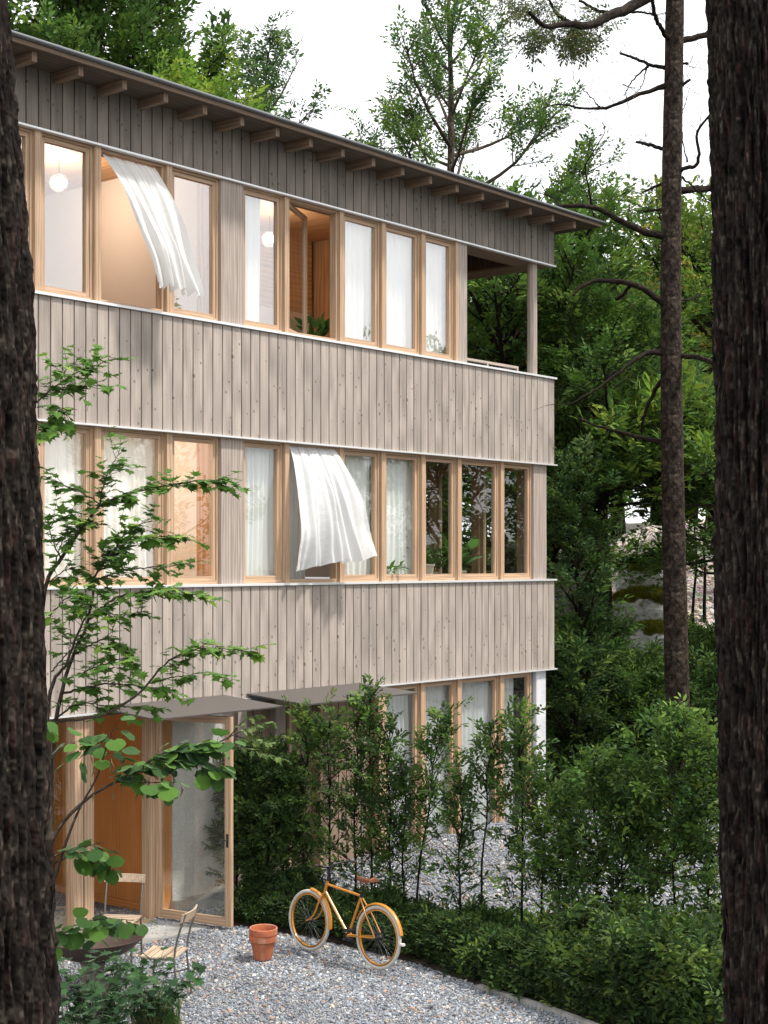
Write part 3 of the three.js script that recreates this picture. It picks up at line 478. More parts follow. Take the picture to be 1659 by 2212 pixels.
const SPRAYS = {
  broad: sprayGeo(1, 15, 'simple', 0.30), broad2: sprayGeo(2, 18, 'simple', 0.26, { spread: 1.15 }), loose: sprayGeo(3, 10, 'simple', 0.28),
  lance: sprayGeo(4, 14, 'lance', 0.36, { spread: 0.9 }), big: sprayGeo(5, 8, 'lance', 0.5, { spread: 1.1 }),
};
// a tree with limbs, side branches and sprays of leaves. opts.profile(f) gives limb length by height fraction
function growTree(name, label, base, o, group, category = 'tree') {
  const r = rng(o.seed), tr = thing(name, label, category, base, 0, group), wood = new Acc(), leaves = [];
  const n = 10, lean = o.lean || V(0, 0, 0), H = o.height, trunkPts = [];
  for (let i = 0; i <= n; i++) { const f = i / n; trunkPts.push(V(lean.x * f * f + o.wob * noise(f * 3, o.seed) * f, f * H, lean.z * f * f + o.wob * noise(f * 3, o.seed + 7) * f)); }
  wood.tube(trunkPts, o.r0, o.r1 ?? o.r0 * 0.15, 9, 0.9);
  let ga = r() * 6;
  for (let i = 0; i < o.limbs; i++) {
    const f = lerp(o.from, 0.985, Math.pow((i + r() * 0.8) / o.limbs, o.bias || 0.9)), [p] = along(trunkPts, f); ga += 2.4 + R(r, -0.5, 0.5);
    const k = (f - o.from) / (1 - o.from), len = o.profile(k) * R(r, 0.72, 1.15), el = lerp(o.el0, o.el1, k) + R(r, -0.2, 0.2), d = V(Math.cos(ga) * Math.cos(el), Math.sin(el), Math.sin(ga) * Math.cos(el));
    const limb = wander(p, d, len, 7, 0.13, o.lift ?? 0.05, r), lr = Math.min(o.r0 * 0.45, 0.012 + len * 0.016); wood.tube(limb, lr, lr * 0.25, 5);
    const ns = Math.max(2, Math.round(len * o.subs));
    for (let s = 0; s < ns; s++) {
      const fs = lerp(o.bare ?? 0.28, 1, (s + r()) / ns), [q, dir] = along(limb, fs), side = V(R(r, -1, 1), R(r, -0.35, 0.8), R(r, -1, 1)).normalize(), sd = dir.clone().multiplyScalar(0.75).add(side.multiplyScalar(0.9)).normalize(), sl = len * R(r, 0.16, 0.34) * (1.2 - 0.5 * fs) + 0.15;
      const sub = wander(q, sd, sl, 4, 0.16, 0.04, r); wood.tube(sub, lr * 0.32, lr * 0.1, 3);
      const nl = Math.max(2, Math.round((sl + 0.3) * o.density));
      for (let l = 0; l < nl; l++) { const [c, cd] = along(sub, lerp(0.15, 1, (l + r()) / nl)), ld = cd.clone().addScaledVector(V(R(r, -1, 1), R(r, -0.7, 0.8), R(r, -1, 1)), 0.75).normalize(); leaves.push([sprayMatrix(c, ld, o.spray * R(r, 0.7, 1.3), r, o.roll ?? 0.9), leafCol(r, o.pal)]); }
    }
  }
  for (let l = 0; l < (o.topTuft || 0); l++) leaves.push([sprayMatrix(along(trunkPts, R(r, 0.88, 1))[0], V(R(r, -1, 1), R(r, 0.2, 1), R(r, -1, 1)), o.spray * R(r, 0.7, 1.1), r), leafCol(r, o.pal)]);
  mesh(o.woodName || 'trunk', wood.geo(), o.bark || barkM, tr);
  instanced('crown', o.geo || SPRAYS.broad, o.mat || LM, leaves, tr);
  return tr;
}
const onGround = (x, D) => V(x, groundY(x, D) - 0.03, -D);
const standAt = (px, D) => onGround((px - CX) / F * D, D);

// behind the roof
growTree('broadleaf_tree', 'dense dark green tree rising behind the left end of the roof', standAt(225, 34), { seed: 3, height: 17.6, r0: 0.34, wob: 0.8, limbs: 46, from: 0.40, el0: 0.15, el1: 1.0, profile: (k) => 3.9 * Math.sqrt(Math.max(0.05, Math.sin(Math.PI * (0.16 + 0.8 * k)))), subs: 5, density: 5.2, spray: 0.62, pal: [...PAL.mid, ...PAL.deep], lift: 0.06, bark: barkDark });
growTree('broadleaf_tree', 'bright yellow green tree top just above the roof edge, in front of the dark tree', standAt(372, 32), { seed: 5, height: 13.4, r0: 0.2, wob: 0.5, limbs: 34, from: 0.55, el0: 0.2, el1: 1.0, profile: (k) => 2.7 * Math.sqrt(Math.max(0.05, Math.sin(Math.PI * (0.2 + 0.75 * k)))), subs: 5, density: 6, spray: 0.5, pal: PAL.bright, geo: SPRAYS.broad2 });
growTree('slim_tree', 'small airy tree showing above the middle of the roof', standAt(578, 44), { seed: 6, height: 18.8, r0: 0.16, wob: 0.5, limbs: 28, from: 0.6, el0: 0.3, el1: 1.1, profile: (k) => 2.3 * Math.sqrt(Math.max(0.05, Math.sin(Math.PI * (0.2 + 0.75 * k)))), subs: 4, density: 3.6, spray: 0.5, pal: PAL.cool, topTuft: 14 });
growTree('tall_tree', 'tall open tree with a visible trunk and rising limbs behind the roof centre', standAt(972, 37), { seed: 11, height: 18.2, r0: 0.28, r1: 0.02, wob: 0.35, limbs: 34, from: 0.5, el0: 0.0, el1: 1.05, bias: 1.15, bare: 0.48, profile: (k) => lerp(4.6, 0.7, Math.pow(k, 0.75)), subs: 5.6, density: 6.4, spray: 0.38, pal: [...PAL.cool, ...PAL.mid], lift: 0.10, geo: SPRAYS.loose, topTuft: 40 });

// right-hand woodland: nearest row first
const wood = { seed: 0, wob: 0.7, el0: 0.0, el1: 1.0, subs: 4.4, density: 4.6, lift: 0.05, bark: barkDark };
const dome = (w) => (k) => w * Math.sqrt(Math.max(0.06, Math.sin(Math.PI * (0.16 + 0.8 * k))));
growTree('broadleaf_tree', 'broad green tree filling the view beyond the balcony post', standAt(1105, 33), { ...wood, seed: 21, height: 9.9, r0: 0.26, limbs: 44, from: 0.24, profile: dome(4.0), spray: 0.55, pal: [...PAL.deep, ...PAL.mid] });
growTree('broadleaf_tree', 'yellowish green tree with thin top between the house and the bare pine', standAt(1335, 44), { ...wood, seed: 22, height: 6.9, r0: 0.24, limbs: 40, from: 0.42, profile: (k) => lerp(4.2, 1.0, Math.pow(k, 1.3)), spray: 0.56, pal: [...PAL.yellow, ...PAL.mid, ...PAL.mid], geo: SPRAYS.loose });
growTree('broadleaf_tree', 'light green tree between the bare pine and the big right trunk', standAt(1545, 38), { ...wood, seed: 23, height: 6.6, r0: 0.2, limbs: 32, from: 0.36, profile: dome(3.6), spray: 0.52, pal: [...PAL.yellow, ...PAL.mid], geo: SPRAYS.loose });
growTree('dark_tree', 'dark forked tree with deep shade under its crown right of the house corner', standAt(1310, 30.5), { ...wood, seed: 24, height: 8.6, r0: 0.22, limbs: 34, from: 0.58, profile: dome(2.1), spray: 0.5, pal: PAL.deep });
growTree('broadleaf_tree', 'fresh green large leaved tree crossing behind the bare pine', standAt(1452, 29), { ...wood, seed: 25, height: 6.5, r0: 0.1, limbs: 20, from: 0.80, el0: 0.0, profile: dome(1.7), spray: 0.46, pal: [...PAL.mid, ...PAL.bright], geo: SPRAYS.big, density: 4 });
growTree('broadleaf_tree', 'deep green tree at mid height right of the bare pine', standAt(1560, 31), { ...wood, seed: 26, height: 6.4, r0: 0.18, limbs: 30, from: 0.52, profile: dome(2.0), spray: 0.5, pal: [...PAL.deep, ...PAL.mid] });
growTree('tall_shrub', 'tall glossy shrub standing against the corner of the house', standAt(1245, 28.2), { ...wood, seed: 27, height: 6.0, r0: 0.08, limbs: 46, from: 0.06, profile: dome(1.05), el0: 0.6, spray: 0.36, density: 6, pal: [...PAL.cool, ...PAL.deep], geo: SPRAYS.lance }, null, 'shrub');
growTree('tall_shrub', 'dark round shrub below the mossy rocks', standAt(1285, 28.8), { ...wood, seed: 28, height: 2.6, r0: 0.07, limbs: 40, from: 0.05, profile: dome(1.1), el0: 0.3, spray: 0.4, density: 6, pal: PAL.deep, geo: SPRAYS.lance }, null, 'shrub');
growTree('tall_shrub', 'very dark bush behind the base of the bare pine', standAt(1530, 28), { ...wood, seed: 29, height: 1.5, r0: 0.07, limbs: 40, from: 0.04, profile: dome(1.4), el0: 0.3, spray: 0.4, density: 6, pal: PAL.hedge, geo: SPRAYS.lance }, null, 'shrub');
growTree('tall_shrub', 'low dark bush beside the grey corner column', standAt(1235, 27.2), { ...wood, seed: 30, height: 2.2, r0: 0.06, limbs: 34, from: 0.04, profile: dome(1.0), el0: 0.3, spray: 0.36, density: 6.5, pal: PAL.hedge, geo: SPRAYS.lance }, null, 'shrub');
growTree('tall_shrub', 'low bush between the corner column and the bare pine', standAt(1385, 27.6), { ...wood, seed: 31, height: 1.6, r0: 0.06, limbs: 34, from: 0.04, profile: dome(1.3), el0: 0.3, spray: 0.38, density: 6, pal: [...PAL.hedge, ...PAL.deep], geo: SPRAYS.lance }, null, 'shrub');
// deeper rows close the view
[[1040, 46, 8.5, 4.2], [1190, 50, 7.0, 4.0], [1420, 52, 6.0, 4], [1600, 50, 6.0, 4.2], [1270, 43, 4.8, 2.8], [1490, 46, 4.6, 2.8]].forEach(([px, D, h, w], i) => growTree('woodland_tree', ['far tree behind the balcony rail', 'far tree behind the corner of the roof', 'far tree directly behind the bare pine', 'far tree beside the big right trunk', 'far lower tree above the mossy rocks', 'far lower tree on the pale slope'][i], standAt(px, D), { ...wood, seed: 40 + i, height: h, r0: 0.26, limbs: 36, from: i < 4 ? 0.12 : 0.35, profile: dome(w), spray: 0.72, density: 3.4, subs: 3.6, pal: [...PAL.mid, ...PAL.deep, ...PAL.yellow] }));
// thin saplings on the pale slope
[1500, 1522, 1548].forEach((px, i) => growTree('sapling', ['thin sapling on the pale slope beside the bare pine', 'thin sapling in the middle of the pale slope', 'thin sapling on the pale slope beside the big trunk'][i], standAt(px, 34 + i * 0.7), { ...wood, seed: 60 + i, height: 4.2, r0: 0.045, wob: 0.5, limbs: 12, from: 0.6, profile: dome(0.8), spray: 0.34, density: 3, pal: PAL.mid }));
// trees out to the right that the windows mirror
[[17, 14, 9.2, 2.6], [21, 19, 10, 2.8], [26, 11, 11.5, 3.2], [20, 9, 9.2, 2.8]].forEach(([x, D, h, w], i) => growTree('woodland_tree', 'tree outside the frame that the windows reflect', V(x, 0, -D), { ...wood, seed: 70 + i, height: h, r0: 0.26, limbs: 34, from: 0.22, profile: dome(w), spray: 0.75, density: 2.6, subs: 3, pal: PAL.mid }, 'trees mirrored in the windows'));

[[10.5, 25.6, 7.5, 2.6], [13.5, 28.5, 8.5, 2.8], [11.5, 31, 8.5, 2.8], [15.5, 24.5, 8, 2.8], [9.6, 28, 5.5, 2.0]].forEach(([x, D, h, w], i) => growTree('woodland_tree', 'tree outside the frame that the windows reflect', onGround(x, D), { ...wood, seed: 80 + i, height: h, r0: 0.2, limbs: 30, from: 0.12, profile: dome(w), spray: 0.6, density: 3, subs: 3, pal: [...PAL.mid, ...PAL.deep] }, 'trees mirrored in the windows'));

// ---- bare pine in the middle distance, limbs drawn one by one
{
  const D = 26, wp = (x, y, d = 0) => at(x, y, D + d), tr = thing('bare_pine', 'slender dark pine trunk with broken bare limbs right of the house', 'tree', standAt(1467, D)), o = tr.position, acc = new Acc(), L = (pts) => pts.map((p) => p.sub(o));
  const tp = L(spline([wp(1470, 1745), wp(1467, 1640), wp(1455, 1130), wp(1449, 600), wp(1458, 0), wp(1463, -420)], 60));
  acc.tube(tp, (f) => lerp(0.235, 0.135, f) * (f < 0.06 ? 1 + (0.06 - f) * 5 : 1) * (1 + 0.05 * noise(f * 40, 3)), 0, 22);
  const wood = acc.geo(); { const p = wood.attributes.position, nn = wood.attributes.normal; for (let i = 0; i < p.count; i++) { const k = 0.012 * fbm(p.getX(i) * 14, p.getY(i) * 4, p.getZ(i) * 14, 3); p.setXYZ(i, p.getX(i) + nn.getX(i) * k, p.getY(i) + nn.getY(i) * k, p.getZ(i) + nn.getZ(i) * k); } }
  mesh('trunk', wood, barkGrey, tr);
  const r = rng(90), X = (c) => 995.4 + 0.336 * c, Yc = (c) => 0.336 * c, X2 = (c) => 1128 + 0.3 * c, Y2 = (c) => 464.5 + 0.3 * c;
  const A = (l) => l.map(([a, b]) => [X(a), Yc(b)]), B = (l) => l.map(([a, b]) => [X2(a), Y2(b)]);
  const limbs = [[A([[1350, 270], [1290, 190], [1250, 100], [1230, -20]]), 0.045, 0.03], [A([[1370, 265], [1480, 248], [1600, 215]]), 0.06, 0.05], [A([[1330, 440], [1220, 415], [1130, 380], [1020, 345]]), 0.04, 0.02], [A([[1205, 425], [1110, 510], [1045, 620]]), 0.022, 0.009], [A([[1190, 440], [1160, 560], [1120, 600]]), 0.014, 0.006], [A([[1370, 412], [1460, 406]]), 0.026, 0.02],
    [A([[1330, 550], [1150, 605], [980, 680], [840, 700], [690, 680], [610, 672], [530, 700]]), 0.045, 0.008], [A([[890, 690], [830, 620], [720, 505]]), 0.014, 0.005], [A([[1340, 590], [1420, 550], [1475, 510]]), 0.042, 0.022], [A([[1340, 970], [1220, 935], [1130, 910]]), 0.042, 0.024], [A([[1370, 1140], [1440, 1080], [1510, 1070], [1530, 1000], [1515, 860], [1600, 740]]), 0.045, 0.02],
    [A([[1455, 1040], [1425, 900], [1420, 740], [1460, 620]]), 0.014, 0.006], [A([[1350, 1220], [1500, 1218], [1640, 1210]]), 0.068, 0.055], [A([[1420, 1140], [1520, 1220], [1600, 1310]]), 0.02, 0.01], [A([[1330, 1165], [1230, 1210], [1170, 1238]]), 0.03, 0.016], [A([[1330, 1345], [1180, 1360]]), 0.03, 0.02],
    [A([[1350, 1530], [1270, 1510], [1180, 1490], [1050, 1430], [900, 1350], [760, 1325], [600, 1330]]), 0.085, 0.03], [A([[845, 1325], [820, 1180], [800, 1080], [840, 990], [925, 855], [910, 780]]), 0.02, 0.006], [A([[850, 1285], [950, 1280], [1060, 1245]]), 0.01, 0.004], [A([[640, 1325], [590, 1270], [500, 1240]]), 0.02, 0.008],
    [A([[1340, 1960], [1290, 1940], [1180, 1860], [1040, 1810], [880, 1805], [780, 1840], [720, 1900]]), 0.075, 0.025], [A([[1090, 1830], [1040, 1900], [1000, 1920]]), 0.03, 0.03], [B([[1060, 1010], [930, 985], [800, 1050], [680, 1150], [520, 1260], [330, 1370]]), 0.06, 0.012], [B([[680, 1150], [600, 1180], [480, 1190]]), 0.02, 0.008], [B([[1060, 1650], [850, 1600], [620, 1545], [400, 1465]]), 0.055, 0.016], [B([[1100, 1010], [1280, 1030], [1400, 1075]]), 0.05, 0.04], [B([[1060, 1130], [960, 1260], [880, 1440], [860, 1560]]), 0.05, 0.02], [B([[1090, 610], [1200, 610], [1280, 570]]), 0.03, 0.015],
    [A([[1390, -160], [1170, 0], [1040, 70], [950, 105], [820, 170], [680, 150], [560, 175], [440, 80]]), 0.13, 0.03], [A([[960, 90], [860, 60], [760, 0]]), 0.04, 0.02], [A([[700, 150], [620, 90], [570, 0]]), 0.05, 0.02], [A([[1070, 75], [1180, 80], [1260, 100]]), 0.025, 0.014]];
  const leaves = [], twigs = new Acc();
  limbs.forEach(([pts, r0, r1], i) => {
    let dz = 0; const s = R(r, -0.35, 0.35), p3 = L(spline(pts.map(([x, y], k) => wp(x, y, (dz += k ? s : 0))), 18)); p3.forEach((p, k) => p.add(V(R(r, -1, 1), R(r, -1, 1), 0).multiplyScalar(0.012)));
    mesh('limb', new Acc().tube(p3, (f) => lerp(r0, r1, Math.pow(f, 0.7)) * (f < 0.08 ? 1 + (0.08 - f) * 5 : 1) * (1 + 0.12 * noise(f * 9, i)), 0, 9).geo(), barkDark, tr);
    const nt = Math.round(4 + 5 * r()); for (let k = 0; k < nt; k++) { const [q, d] = along(p3, R(r, 0.3, 1)), tw = wander(q, d.clone().add(V(R(r, -1, 1), R(r, -0.6, 1), R(r, -1, 1))), R(r, 0.2, 0.9), 6, 0.25, 0.01, r); twigs.tube(tw, 0.006, 0.002, 3); for (let m = 0; m < 4; m++) { const [q2, d2] = along(tw, R(r, 0.3, 1)); twigs.tube(wander(q2, d2.clone().add(V(R(r, -1, 1), R(r, -1, 1), R(r, -1, 1))), R(r, 0.1, 0.4), 4, 0.3, 0, r), 0.003, 0.0012, 3); } }
  });
  for (const [cx, cy, sx, sy, n] of [[760, 250, 110, 90, 150], [600, 200, 150, 70, 60], [470, 250, 80, 80, 50], [330, 40, 110, 60, 70], [520, 60, 120, 60, 60], [900, 130, 120, 60, 30], [690, 330, 110, 40, 18], [440, 320, 60, 50, 16]]) for (let i = 0; i < n; i++) { const a = r() * 6.3, q = Math.sqrt(r()) , p = wp(X(cx + Math.cos(a) * q * sx), Yc(cy + Math.sin(a) * q * sy), R(r, -0.8, 0.8)).sub(o); leaves.push([sprayMatrix(p, V(R(r, -1, 1), R(r, -1.2, 0.6), R(r, -1, 1)), R(r, 0.16, 0.32), r, 1.5), leafCol(r, [[0.10, 0.12, 0.035], [0.07, 0.10, 0.03], [0.13, 0.13, 0.05], [0.05, 0.085, 0.03]])]); if (i % 2) twigs.tube(wander(p, V(R(r, -1, 1), R(r, -1, 1), R(r, -1, 1)), R(r, 0.25, 0.7), 5, 0.25, 0, r), 0.005, 0.0015, 3); }
  mesh('twig', twigs.geo(), barkDark, tr).userData.kind = 'stuff';
  instanced('crown', SPRAYS.loose, LM, leaves, tr);
}

// ---- two big dark trunks framing the view
function bigTrunk(label, base, path, rad, seed, knots = []) {
  const tr = thing('big_trunk', label, 'tree trunk', base), na = 250, rows = []; for (let y = -0.3; y < 11.5; y += (y > 1.7 && y < 7.7) ? 0.0105 : 0.06) rows.push(y);
  const pos = [], uv = [], col = [], idx = [];
  for (const y of rows) {
    const c = path(y), R0 = rad(y);
    for (let i = 0; i <= na; i++) {
      const a = (i % na) / na * PI2, ca = Math.cos(a), sa = Math.sin(a), w = 0.9 * noise(ca * 2, y * 1.1, sa * 2 + seed);
      const rx = ca * 10 + w, rz = sa * 10 + w, ridge = 1 - Math.abs(noise(rx, y * 1.5 + seed, rz)) * 2.3, r2 = 1 - Math.abs(noise(rx * 2.1 + 9, y * 2.9, rz * 2.1 + seed)) * 2.0, plate = noise(ca * 15, y * 9, sa * 15 + seed), fine = noise(ca * 34, y * 26, sa * 34 + seed);
      let h = 0.03 * noise(ca * 1.7 + 7, y * 0.8, sa * 1.7 + seed) + 0.038 * clamp(ridge, -0.4, 1) + 0.022 * r2 + 0.007 * plate + 0.0045 * fine;
      for (const [ka, ky, kr, kd] of knots) { const da = Math.atan2(Math.sin(a - ka), Math.cos(a - ka)) * R0, dy = (y - ky) * 0.72, q = Math.hypot(da, dy) / kr; h += kd * (Math.exp(-Math.pow(q - 1, 2) * 5) * (1 + 0.3 * Math.sin(Math.atan2(dy, da) * 5)) - 1.5 * Math.exp(-q * q * 4)); }
      const rr = R0 + h - 0.04; pos.push(c.x + ca * rr, y, c.z + sa * rr); uv.push(i / na * 2, y);
      const t = clamp(0.45 + ridge * 0.35 + r2 * 0.2 + plate * 0.3, 0, 1), fl = sstep(0.28, 0.42, noise(ca * 26 + 4, y * 12, sa * 26 + seed * 3)) * 0.9, rd = sstep(0.2, 0.4, noise(ca * 12 + 14, y * 5, sa * 12 + seed));
      const k = lerp(0.003, 0.026, t); col.push(k * (1.12 + 0.5 * rd) + fl * 0.06, k * 0.88 + fl * 0.05, k * 0.74 + fl * 0.038);
    }
  }
  const w = na + 1; for (let j = 0; j < rows.length - 1; j++) for (let i = 0; i < na; i++) { const a = j * w + i, b = a + w; idx.push(a, b, a + 1, a + 1, b, b + 1); }
  const g = new THREE.BufferGeometry(); g.setAttribute('position', new THREE.Float32BufferAttribute(pos, 3)); g.setAttribute('uv', new THREE.Float32BufferAttribute(uv, 2)); g.setAttribute('color', new THREE.Float32BufferAttribute(col, 3)); g.setIndex(idx); g.computeVertexNormals();
  const N = tnoise(200 + seed); const ft = tex(256, 512, (u, v) => { const q = 0.62 + 0.9 * (N(u * 60, v * 16, 60, 16) - 0.5) + 0.6 * (N(u * 128, v * 50, 128, 50) - 0.5); return [q, q, q]; }, false, [1, 1]);
  mesh('bark', g, P({ vertexColors: true, map: ft, bumpMap: ft, bumpScale: 0.010, roughness: 0.95, specularIntensity: 0.2 }), tr); return tr;
}
// left trunk: right edge runs from (22, 0) to (130, 2212) at 8 m; right trunk: left edge from (1530, 0) to (1572, 2212) at 9 m
{
  const D = 8, yy = (py) => EYE + (HY - py) / F * D, ex = (py) => (lerp(16, 127, py / 2212) + 9 * Math.sin(py / 2212 * 5) - CX) / F * D, r0 = 0.44, base = V(ex(3000) - r0, 0, -D);
  const yTop = yy(0), yBot = yy(2212), edge = (y) => ex((yTop - y) / (yTop - yBot) * 2212);
  bigTrunk('big dark ridged pine trunk leaning at the left edge of the picture', base, (y) => V(edge(y) - lerp(r0, 0.36, (y - 2) / 6) - base.x, 0, 0.03 * Math.sin(y)), (y) => lerp(r0, 0.36, (y - 2) / 6) + 0.2 * Math.exp(-Math.max(0, y) * 1.6), 2);
}
{
  const D = 9, yy = (py) => EYE + (HY - py) / F * D, ex = (py) => (lerp(1529, 1573, py / 2212) + 4 * Math.sin(py / 2212 * 6) - CX) / F * D, r0 = 0.31, base = V(ex(3000) + r0, 0, -D);
  const yTop = yy(0), yBot = yy(2212), edge = (y) => ex((yTop - y) / (yTop - yBot) * 2212);
  bigTrunk('big dark pine trunk with a knot at the right edge of the picture', base, (y) => V(edge(y) + lerp(r0, 0.285, (y - 2) / 6) - base.x, 0, 0), (y) => lerp(r0, 0.285, (y - 2) / 6) + 0.2 * Math.exp(-Math.max(0, y) * 1.6), 5, [[1.83, yy(1705), 0.085, 0.04]]);
}

// ---- mossy rocks on the slope
function rock(label, px, py, D, sx, sy, sz, seed, moss) {
  const p = at(px, py, D), t = thing('mossy_rock', label, 'rock', p), g = new THREE.IcosahedronGeometry(1, 24); const m = mergeVertices(g.deleteAttribute('uv').deleteAttribute('normal')), P0 = m.attributes.position, col = [];
  for (let i = 0; i < P0.count; i++) { const x = P0.getX(i), y = P0.getY(i), z = P0.getZ(i), k = 1 + 0.30 * fbm(x * 1.1 + seed, y * 1.1, z * 1.1, 3) + 0.10 * (Math.abs(noise(x * 2.2, y * 2.2 + seed, z * 2.2)) - 0.2) + 0.03 * fbm(x * 7, y * 7, z * 7 + seed, 3); P0.setXYZ(i, x * k * sx, y * k * sy, z * k * sz); const mo = sstep(0.45, 0.6, y + 0.5 * noise(x * 3, seed, z * 3)) * moss, q = 0.56 + 0.16 * noise(x * 5, y * 5, z * 5 + seed) + 0.18 * noise(x * 14, y * 14, z * 14 + seed), l = sstep(0.2, 0.35, noise(x * 9 + 3, y * 9, z * 9)); col.push(lerp(q * (1 - 0.45 * l), 0.085, mo), lerp(q * (1 - 0.46 * l), 0.085, mo), lerp(q * 0.95 * (1 - 0.5 * l), 0.012, mo)); }
  m.setAttribute('color', new THREE.Float32BufferAttribute(col, 3)); m.computeVertexNormals(); mesh('stone', m, S({ vertexColors: true, roughness: 0.95 }), t);
  if (moss) { const r = rng(seed * 7 + 1), l = [], nn = m.attributes.normal; for (let i = 0; i < P0.count; i += 1) { if (col[i * 3 + 2] < 0.05 && nn.getY(i) > 0.15) for (let k = 0; k < 5; k++) l.push([sprayMatrix(V(P0.getX(i), P0.getY(i) - 0.02, P0.getZ(i)).add(V(R(r, -0.06, 0.06), 0, R(r, -0.06, 0.06))), V(R(r, -0.5, 0.5), 1, R(r, -0.5, 0.5)), R(r, 0.05, 0.12), r), leafCol(r, [[0.20, 0.21, 0.02], [0.14, 0.165, 0.02], [0.27, 0.24, 0.03]])]); } instanced('moss', SPRAYS.loose, LMdull, l, t); }
}
rock('upper grey boulder with moss on its shoulder behind the pine', 1400, 1262, 35.2, 0.75, 0.62, 0.7, 3, 1);
rock('largest pale boulder with a thick moss cap behind the pine', 1388, 1325, 33.6, 0.7, 0.52, 0.6, 8, 1);
rock('pale boulder half hidden right of the mossy pair', 1440, 1318, 34.2, 0.36, 0.5, 0.5, 12, 0);
rock('flat pale boulder at the foot of the mossy pair', 1412, 1385, 32.6, 0.7, 0.36, 0.6, 17, 1);
{ // pale scree between and behind the rocks
  const r = rng(31), l = []; for (let i = 0; i < 16000; i++) { const D = R(r, 30.5, 45), x = R(r, 0.15, 0.25) * D; const s = R(r, 0.03, 0.11); _e.set(R(r, -0.5, 0.5), r() * 6.3, R(r, -0.5, 0.5)); l.push([new THREE.Matrix4().compose(V(x, groundY(x, D) - 0.05 + s * 0.3, -D), _q.clone().setFromEuler(_e), V(s * 1.3, s, s)), rgb(R(r, 0.5, 0.7), R(r, 0.46, 0.6), R(r, 0.42, 0.54))]); }
  tag(instanced('scree', stoneGeo(5), stoneM, l), '', '', '', 'stuff');
}

// ================================================================= hedge, undergrowth and near plants
const hedgeH = (D, yTop) => EYE - (yTop - HY) / F * D;
const hedgeSpr = sprayGeo(14, 10, 'lancew', 0.42, { spread: 0.95, jitter: 0.6 }), hedgeSpr2 = sprayGeo(15, 8, 'lancew', 0.48, { spread: 1.1, jitter: 0.6 });
[[512, 19.5, 1655, 0.34, 1.5, 'dark hedge shrub closest to the open glass door'], [545, 19.3, 1640, 0.36, 1.5, 'second dark hedge shrub right of the open glass door'], [580, 19.1, 1648, 0.36, 1.5, 'third dark hedge shrub, under the left canopy tip'], [612, 19.0, 1665, 0.3, 1.5, 'fourth dark hedge shrub, just left of the tall leafy ones'],
  [655, 18.9, 1545, 0.28, 0.8, 'tall hedge shrub left of the thin steel pole'], [712, 18.7, 1550, 0.26, 0.7, 'tall hedge shrub standing before the thin steel pole'], [768, 18.5, 1535, 0.28, 0.8, 'tall full hedge shrub below the middle of the right canopy'], [802, 18.4, 1484, 0.2, 0.6, 'thinnest and tallest hedge shrub, its tip overlapping the right canopy'], [842, 18.3, 1565, 0.28, 0.75, 'hedge shrub below the right end of the canopy'], [872, 18.2, 1690, 0.24, 0.6, 'short hedge shrub before the first curtained window'],
  [898, 18.05, 1545, 0.27, 0.75, 'hedge shrub leaning right before the second ground floor curtain'], [994, 17.7, 1690, 0.30, 0.8, 'shorter hedge shrub before the widest ground floor curtain'], [1036, 17.5, 1575, 0.2, 0.5, 'tall sparse hedge shrub with leaning bare stem right of the widest curtain'], [1128, 17.3, 1548, 0.27, 0.8, 'tall hedge shrub before the grey corner column'], [1170, 17.1, 1660, 0.24, 0.6, 'hedge shrub overlapping the right side of the corner column'],
  [1206, 16.9, 1720, 0.3, 0.8, 'half height hedge shrub just right of the corner column'], [1236, 16.7, 1800, 0.26, 0.8, 'low hedge shrub before the sunny gravel'], [1290, 16.5, 1640, 0.32, 0.75, 'hedge shrub with reddish tips right of the house corner'], [1345, 16.4, 1700, 0.34, 0.8, 'bushy hedge shrub left of the broad crowned one'], [1458, 16.1, 1602, 0.52, 1.0, 'broad crowned hedge shrub before the foot of the bare pine'], [1528, 15.9, 1665, 0.36, 0.9, 'hedge shrub beside the big right trunk'], [1400, 16.9, 1735, 0.34, 0.9, 'low hedge shrub behind the broad crowned one'],
].forEach(([px, D, yt, w, den, label], i) => {
  const base = standAt(px, D), h = hedgeH(D, yt) - base.y, broad = w > 0.5, right = px > 1180;
  growTree('hedge_shrub', label, base, { seed: 300 + i, height: h * 0.97, r0: 0.018, r1: 0.005, wob: 0.14, lean: V(px === 898 ? 0.4 : px === 1036 ? 0.2 : 0, 0, 0), limbs: Math.round(34 * h / 2.4 * (0.6 + 0.4 * den)), from: px === 1036 ? 0.55 : px === 898 ? 0.36 : broad ? 0.42 : right ? 0.3 : i < 4 ? 0.08 : 0.16, bias: 0.85, el0: broad ? 0.05 : 0.45, el1: 1.15, bare: 0.2, profile: (k) => w * (0.35 + 0.85 * Math.sqrt(Math.max(0, Math.sin(Math.PI * (0.12 + 0.86 * k))))), subs: 11, density: 5.6 * den, spray: right ? 0.17 : 0.15, roll: 1.2, pal: i < 4 ? PAL.hedge : right ? [...PAL.deep, ...PAL.hedge, ...PAL.mid] : [...PAL.hedge, ...PAL.hedge, ...PAL.deep, PAL.bright[0]], geo: right ? hedgeSpr2 : hedgeSpr, woodName: 'stem', bark: barkDark, topTuft: 8 }, null, 'shrub');
});
